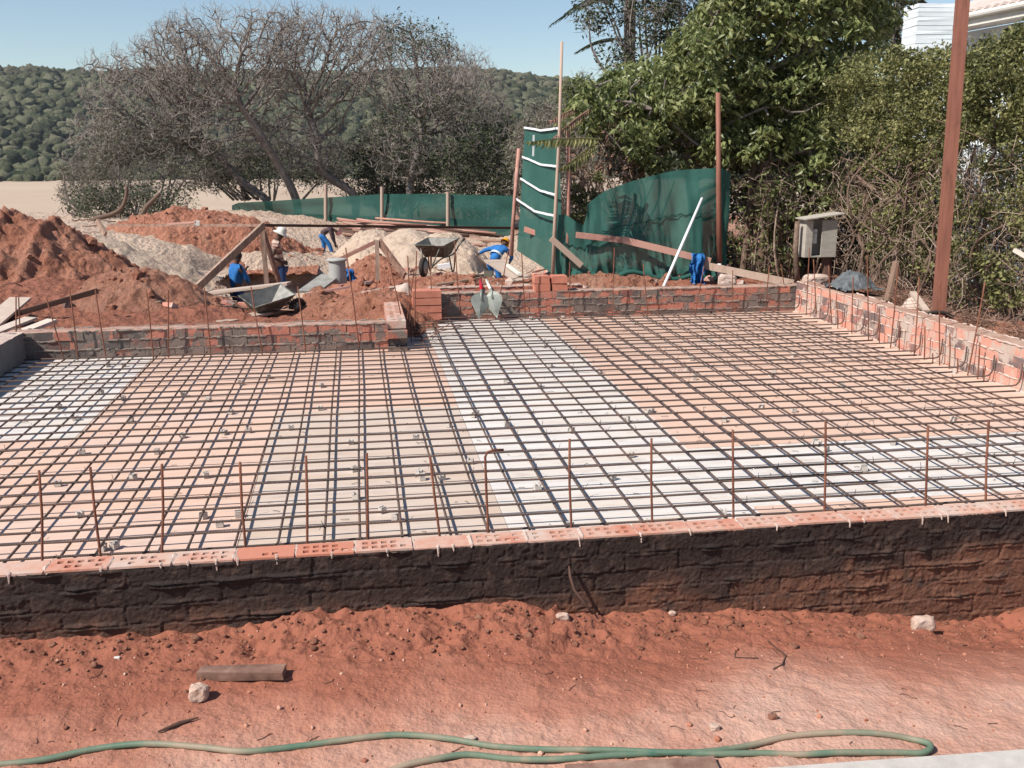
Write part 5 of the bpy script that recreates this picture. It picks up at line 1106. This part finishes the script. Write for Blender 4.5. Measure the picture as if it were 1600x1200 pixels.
# ------------------------------------------------------------------ wheelbarrows
def wheelbarrow(label, pos, yaw, pitch=0, roll=0, s=1.0):
    t = empty('wheelbarrow', pos, 0, label=label, cat='wheelbarrow', group=None, world=False)
    t.rotation_euler = (roll, pitch, yaw); t.scale = (s, s, s)
    rim = [(.52, .30, .60), (.52, -.30, .60), (-.42, -.33, .66), (-.42, .33, .66)]; bot = [(.20, .19, .34), (.20, -.19, .34), (-.28, -.2, .36), (-.28, .2, .36)]
    m = MB(); V = np.array(rim + bot + [(x * .96, y * .95, z) for x, y, z in rim] + [(x, y * .95, z + .012) for x, y, z in bot])
    Q = [[0, 1, 5, 4], [1, 2, 6, 5], [2, 3, 7, 6], [3, 0, 4, 7], [4, 5, 6, 7], [0, 8, 9, 1], [1, 9, 10, 2], [2, 10, 11, 3], [3, 11, 8, 0]]
    m.raw(V, Q); m.pipe([rim[0], rim[1], rim[2], rim[3], rim[0]], .012, 6); m.build('tray', M['barrow'], t)
    m = MB(); m.raw(V[8:], [[1, 0, 4, 5], [2, 1, 5, 6], [3, 2, 6, 7], [0, 3, 7, 4], [5, 4, 7, 6]]); m.build('tray_lining', M['barrow_in'], t)
    for sg in (-1, 1):
        m = MB(); m.pipe(spl([(.62, sg * .07, .19), (.30, sg * .17, .32), (-.3, sg * .24, .36), (-.62, sg * .28, .52), (-.92, sg * .29, .60)], 5), .016, 8); m.build('frame_tube', M['barrow'], t, True)
        m = MB(); m.pipe([(-.80, sg * .285, .572), (-.95, sg * .29, .61)], .022, 8); m.build('grip', M['tyre'], t, True)
        m = MB(); m.pipe(spl([(-.08, sg * .22, .34), (-.20, sg * .235, .05), (-.27, sg * .24, .02), (-.33, sg * .245, .06), (-.42, sg * .25, .40)], 5), .014, 7); m.build('leg', M['tyre'], t, True)
        m = MB(); m.pipe([(.62, sg * .07, .19), (.46, sg * .2, .56)], .012, 6); m.build('brace', M['barrow'], t, True)
    Rw = [[1, 0, 0], [0, 0, 1], [0, -1, 0]]
    w_ = MB(); w_.lathe((.62, -.045, .19), [(.13, .0), (.17, .0), (.19, .02), (.195, .045), (.19, .07), (.17, .09), (.13, .09)], 26, R=np.array(Rw).T * 1.0); wo = w_.build('tyre', M['tyre'], None, True); wo.parent = t
    w_ = MB(); w_.lathe((.62, -.03, .19), [(.001, .0), (.04, -.02), (.05, .0), (.135, .01), (.135, .05), (.05, .06), (.04, .08), (.001, .06)], 22, R=np.array(Rw).T); wo = w_.build('rim', M['rim'], None, True); wo.parent = t
    return t
wheelbarrow('cement stained wheelbarrow beside the hat man, tilted over the rear left wall', tuple(aty(422, 505, 13.6)), rad(30), rad(-14), rad(16), .68)
wheelbarrow('upright wheelbarrow with its wheel towards the viewer before the sand heaps', tuple(aty(684, 427, 17.6)), rad(-112), rad(0), 0, .92)

# ------------------------------------------------------------------ people
def skin_mesh(name, nodes, edges, matn, parent, root, sub=2):
    me = bpy.data.meshes.new(name); idx = {k: i for i, k in enumerate(nodes)}
    me.from_pydata([tuple(map(float, v[0])) for v in nodes.values()], [(idx[a_], idx[b_]) for a_, b_ in edges], [])
    o = bpy.data.objects.new(name, me); COL.objects.link(o); me.materials.append(M[matn])
    md = o.modifiers.new('skin', 'SKIN'); md.use_smooth_shade = True
    if not me.skin_vertices: me.skin_vertices.new(name='')
    sv = me.skin_vertices[0].data
    for k, v in nodes.items():
        r = v[1]; sv[idx[k]].radius = r if isinstance(r, tuple) else (r, r); sv[idx[k]].use_root = (k == root)
    s2 = o.modifiers.new('sub', 'SUBSURF'); s2.levels = s2.render_levels = sub
    o.parent = parent; return o
def person(label, pos, s, J, yaw, top, bottom, hat=None, sleeves=True, skinlegs=False, hood=None):
    """J: joints in the person's own frame (x = facing, y = left, z up)"""
    t = empty('person', pos, 0, label=label, cat='person', world=False); t.rotation_euler = (0, 0, yaw); t.scale = (s, s, s)
    J = {k: np.array(v, float) for k, v in J.items()}; n = {}; e = []
    def add(k, p, r, par=None): n[k] = (p, r); (e.append((par, k)) if par else None)
    up = (J['head'] - J['neck']); up /= np.linalg.norm(up); f = J.get('face', np.array([1, 0, 0.])); f = f / np.linalg.norm(f)
    add('pelvis', J['pelvis'], (.13, .10)); add('belly', (J['pelvis'] + J['chest']) / 2, (.12, .095), 'pelvis'); add('chest', J['chest'], (.15, .11), 'belly')
    add('neck', J['neck'], .05, 'chest'); add('chin', J['neck'] + up * .09 + f * .015, .062, 'neck'); add('head', J['neck'] + up * .17, (.078, .092), 'chin'); add('crown', J['neck'] + up * .245, .06, 'head')
    add('nose', J['neck'] + up * .145 + f * .10, .012, 'head'); 
    for sd in ('l', 'r'):
        q = 1 if sd == 'l' else -1; side = np.cross(up, f); add('ear' + sd, J['neck'] + up * .15 + side * q * .088, .012, 'head')
        add('sh' + sd, J['sh' + sd], .058, 'chest'); add('el' + sd, J['el' + sd], .040, 'sh' + sd); add('wr' + sd, J['wr' + sd], .026, 'el' + sd)
        d = J['wr' + sd] - J['el' + sd]; d /= np.linalg.norm(d); pal = J['wr' + sd] + d * .07; add('pa' + sd, pal, (.034, .018), 'wr' + sd)
        sv_ = np.cross(d, f + .01); sv_ /= np.linalg.norm(sv_) + 1e-9; nn = np.cross(sv_, d)
        for i, (off, ln) in enumerate([(-.026, .065), (-.009, .08), (.009, .075), (.026, .06)]):
            add(f'f{i}{sd}', pal + sv_ * off + d * ln + nn * .012, .009, 'pa' + sd)
        add('th' + sd, pal - d * .03 + sv_ * -.055 + nn * .02, .011, 'pa' + sd)
        add('hp' + sd, J['hp' + sd] * .85 + J['kn' + sd] * .15, .08, 'pelvis'); add('kn' + sd, J['kn' + sd], .055, 'hp' + sd); add('an' + sd, J['an' + sd], .038, 'kn' + sd); add('to' + sd, J['an' + sd] + np.array([.15, 0, -.045]), .035, 'an' + sd)
    skin_mesh('body', n, e, 'skin', t, 'pelvis')
    # shirt
    n2 = {k: (n[k][0] - (0, 0, .05 * (k == 'pelvis')), tuple(x + (.036 if k == 'pelvis' else .022) for x in (n[k][1] if isinstance(n[k][1], tuple) else (n[k][1],) * 2))) for k in ('pelvis', 'belly', 'chest')}
    n2['nk'] = (J['neck'] + (0, 0, .01), .072); e2 = [('pelvis', 'belly'), ('belly', 'chest'), ('chest', 'nk')]
    for sd in 'lr':
        n2['sh' + sd] = (J['sh' + sd] + (0, 0, .025), .082); n2['el' + sd] = (J['el' + sd] if sleeves else J['sh' + sd] * .55 + J['el' + sd] * .45, .062); e2 += [('chest', 'sh' + sd), ('sh' + sd, 'el' + sd)]
        if sleeves: n2['wr' + sd] = (J['wr' + sd] * .93 + J['el' + sd] * .07, .046); e2.append(('el' + sd, 'wr' + sd))
    skin_mesh('shirt', n2, e2, top, t, 'pelvis')
    n3 = {'pelvis': (J['pelvis'] + (0, 0, -.01), (.148, .118))}; e3 = []
    for sd in 'lr':
        n3['hp' + sd] = (J['hp' + sd] * .82 + J['kn' + sd] * .18, .100); n3['kn' + sd] = (J['kn' + sd], .085); n3['an' + sd] = (J['an' + sd] + (0, 0, .03), .068); e3 += [('pelvis', 'hp' + sd), ('hp' + sd, 'kn' + sd), ('kn' + sd, 'an' + sd)]
    skin_mesh('trousers', n3, e3, bottom, t, 'pelvis')
    for sd in 'lr':
        skin_mesh('shoe', {'a': (J['an' + sd] + (-.03, 0, -.03), .05), 'b': (J['an' + sd] + (.08, 0, -.045), .047), 'c': (J['an' + sd] + (.17, 0, -.055), .038)}, [('a', 'b'), ('b', 'c')], 'tyre', t, 'a', 1)
    hc = J['neck'] + up * .18; sx = np.cross(np.array([0, 1., 0]), up); sx /= np.linalg.norm(sx); Rh = np.stack([sx, np.cross(up, sx), up], 1)
    if hat:
        prof = {'bucket': [(.175, -.01), (.15, .015), (.112, .03), (.108, .07), (.098, .13), (.06, .155), (.001, .16)], 'helmet': [(.135, .0), (.13, .01), (.118, .015), (.115, .06), (.09, .115), (.05, .14), (.001, .147)]}[hat[0]]
        m = MB(); m.lathe(hc, prof, 24, R=Rh); m.lathe(hc - up * .008, [(r * .97, z) for r, z in prof][::1], 24, R=Rh)
        if hat[0] == 'helmet': m.box(hc + Rh @ np.array([.13, 0, .0]), (.08, .15, .012), R=Rh)
        ho = m.build('hat' if hat[0] == 'bucket' else 'hard_hat', M[hat[1]], None, True); ho.parent = t
    else:
        m = MB(); m.lathe(hc, [(.098, -.02), (.104, .02), (.098, .06), (.07, .095), (.03, .11), (.001, .113)], 20, R=Rh); ho = m.build('hair', M['tyre'], None, True); ho.parent = t
    if hood:
        for (p0_, p1_, r_) in hood:
            P0, P1 = V3(p0_), V3(p1_); m = MB(); m.pipe([P0, P1], r_, 16, cap=False); ho = m.build('reflective_band', M['reflect'], None, True); ho.parent = t
    return t
Rt2 = math.atan2(RT[1], RT[0])     # yaw that makes +x point to the right of the picture
# man in the white hat: profile, arms folded low
hp_ = aty(440, 479, 21.5)
person('man in a white sun hat, striped shirt and blue trousers standing by the tilted wheelbarrow', tuple(hp_), 1.0,
 dict(pelvis=(.02, 0, .93), chest=(-.05, 0, 1.25), neck=(-.02, 0, 1.43), head=(.06, 0, 1.58), face=(1, 0, -.2), shl=(-.04, .19, 1.36), shr=(-.06, -.19, 1.36), ell=(-.12, .26, 1.10), elr=(-.17, -.27, 1.11), wrl=(.08, .14, 1.0), wrr=(.05, -.16, .99),
      hpl=(.03, .10, .88), hpr=(.03, -.10, .88), knl=(.08, .11, .48), knr=(.04, -.12, .48), anl=(.02, .13, .08), anr=(.05, -.13, .08)), Rt2 + .35, 'shirt', 'navy', hat=('bucket', 'cream'), sleeves=False)
kp = aty(374, 514, 21.0)
person('bareheaded man in bright blue jacket standing in the pit, hands raised', tuple(kp), .97,
 dict(pelvis=(0, 0, .93), chest=(.0, 0, 1.24), neck=(.03, 0, 1.42), head=(.06, 0, 1.58), face=(1, 0, -.3), shl=(.02, .18, 1.35), shr=(.02, -.18, 1.35), ell=(.14, .24, 1.12), elr=(.16, -.22, 1.10), wrl=(.26, .12, 1.27), wrr=(.24, -.10, 1.02),
      hpl=(0, .10, .88), hpr=(0, -.10, .88), knl=(.06, .11, .48), knr=(.02, -.11, .48), anl=(.0, .13, .08), anr=(.03, -.13, .08)), Rt2 + .75, 'blue', 'navy')
bp = aty(511, 401, 31)
person('worker in a pink hard hat and dark top bending over on the pale sand slope', tuple(bp), .84,
 dict(pelvis=(-.18, 0, .86), chest=(.10, 0, 1.04), neck=(.28, 0, 1.02), head=(.38, 0, .95), face=(.5, 0, -1), shl=(.18, .19, 1.0), shr=(.18, -.19, 1.0), ell=(.26, .20, .72), elr=(.24, -.20, .72), wrl=(.30, .12, .46), wrr=(.36, -.10, .44),
      hpl=(-.18, .11, .82), hpr=(-.16, -.11, .82), knl=(-.10, .14, .46), knr=(.12, -.14, .46), anl=(-.16, .15, .08), anr=(.22, -.16, .08)), Rt2 + .1, 'mauve', 'blue', hat=('helmet', 'pinkhat'))
yp = aty(776, 457, 24.5)
ps = dict(pelvis=(-.16, 0, .92), chest=(.10, 0, 1.15), neck=(.26, 0, 1.26), head=(.34, 0, 1.32), face=(.6, .3, -.8), shl=(.14, .2, 1.20), shr=(.16, -.2, 1.20), ell=(.10, .46, 1.16), elr=(.36, -.28, 1.0), wrl=(.12, .70, 1.04), wrr=(.50, -.10, .82),
      hpl=(-.16, .11, .87), hpr=(-.16, -.11, .87), knl=(-.06, .15, .47), knr=(-.10, -.15, .47), anl=(-.10, .17, .08), anr=(-.20, -.17, .08))
person('worker in a yellow hard hat and blue overalls with a reflective band, bending to shovel', tuple(yp), .92, ps, Rt2 + .95, 'blue', 'blue', hat=('helmet', 'yellow'), hood=[((-.035, 0, 1.035), (.01, 0, 1.075), .178)])
a_ = aty(746, 400, 24.1); b_ = aty(763, 423, 24.0); m = MB(); m.pipe([a_ + (b_ - a_) * -.1, b_], .02, 8)
t = empty('shovel', tuple(b_), label='shovel with a dark handle held by the worker in the yellow hard hat', cat='shovel'); m.build('handle', M['wood_dark'], t, True)
m = MB(); d = (b_ - a_) / np.linalg.norm(b_ - a_); m.poly([b_ + V3(q) for q in [(-.11, 0, 0), (.11, 0, 0), (.11, .05, -.2), (0, .07, -.3), (-.11, .05, -.2)]], .01, (0, -1, 0)); m.build('blade', M['metal'], t)

# ------------------------------------------------------------------ haze
HB = bpy.data.materials.new('air'); HB.use_nodes = True; n_ = HB.node_tree; n_.nodes.clear()
pv = n_.nodes.new('ShaderNodeVolumePrincipled'); pv.inputs['Color'].default_value = (.86, .93, 1, 1); pv.inputs['Density'].default_value = .00011; pv.inputs['Anisotropy'].default_value = .3
mo_ = n_.nodes.new('ShaderNodeOutputMaterial'); n_.links.new(pv.outputs[0], mo_.inputs['Volume'])
m = MB(); m.box((0, 0, 39), (3300, 3300, 108)); tag(m.build('haze', HB), 'thin pale haze in the air between the site and the far hillside', 'haze', kind='stuff')
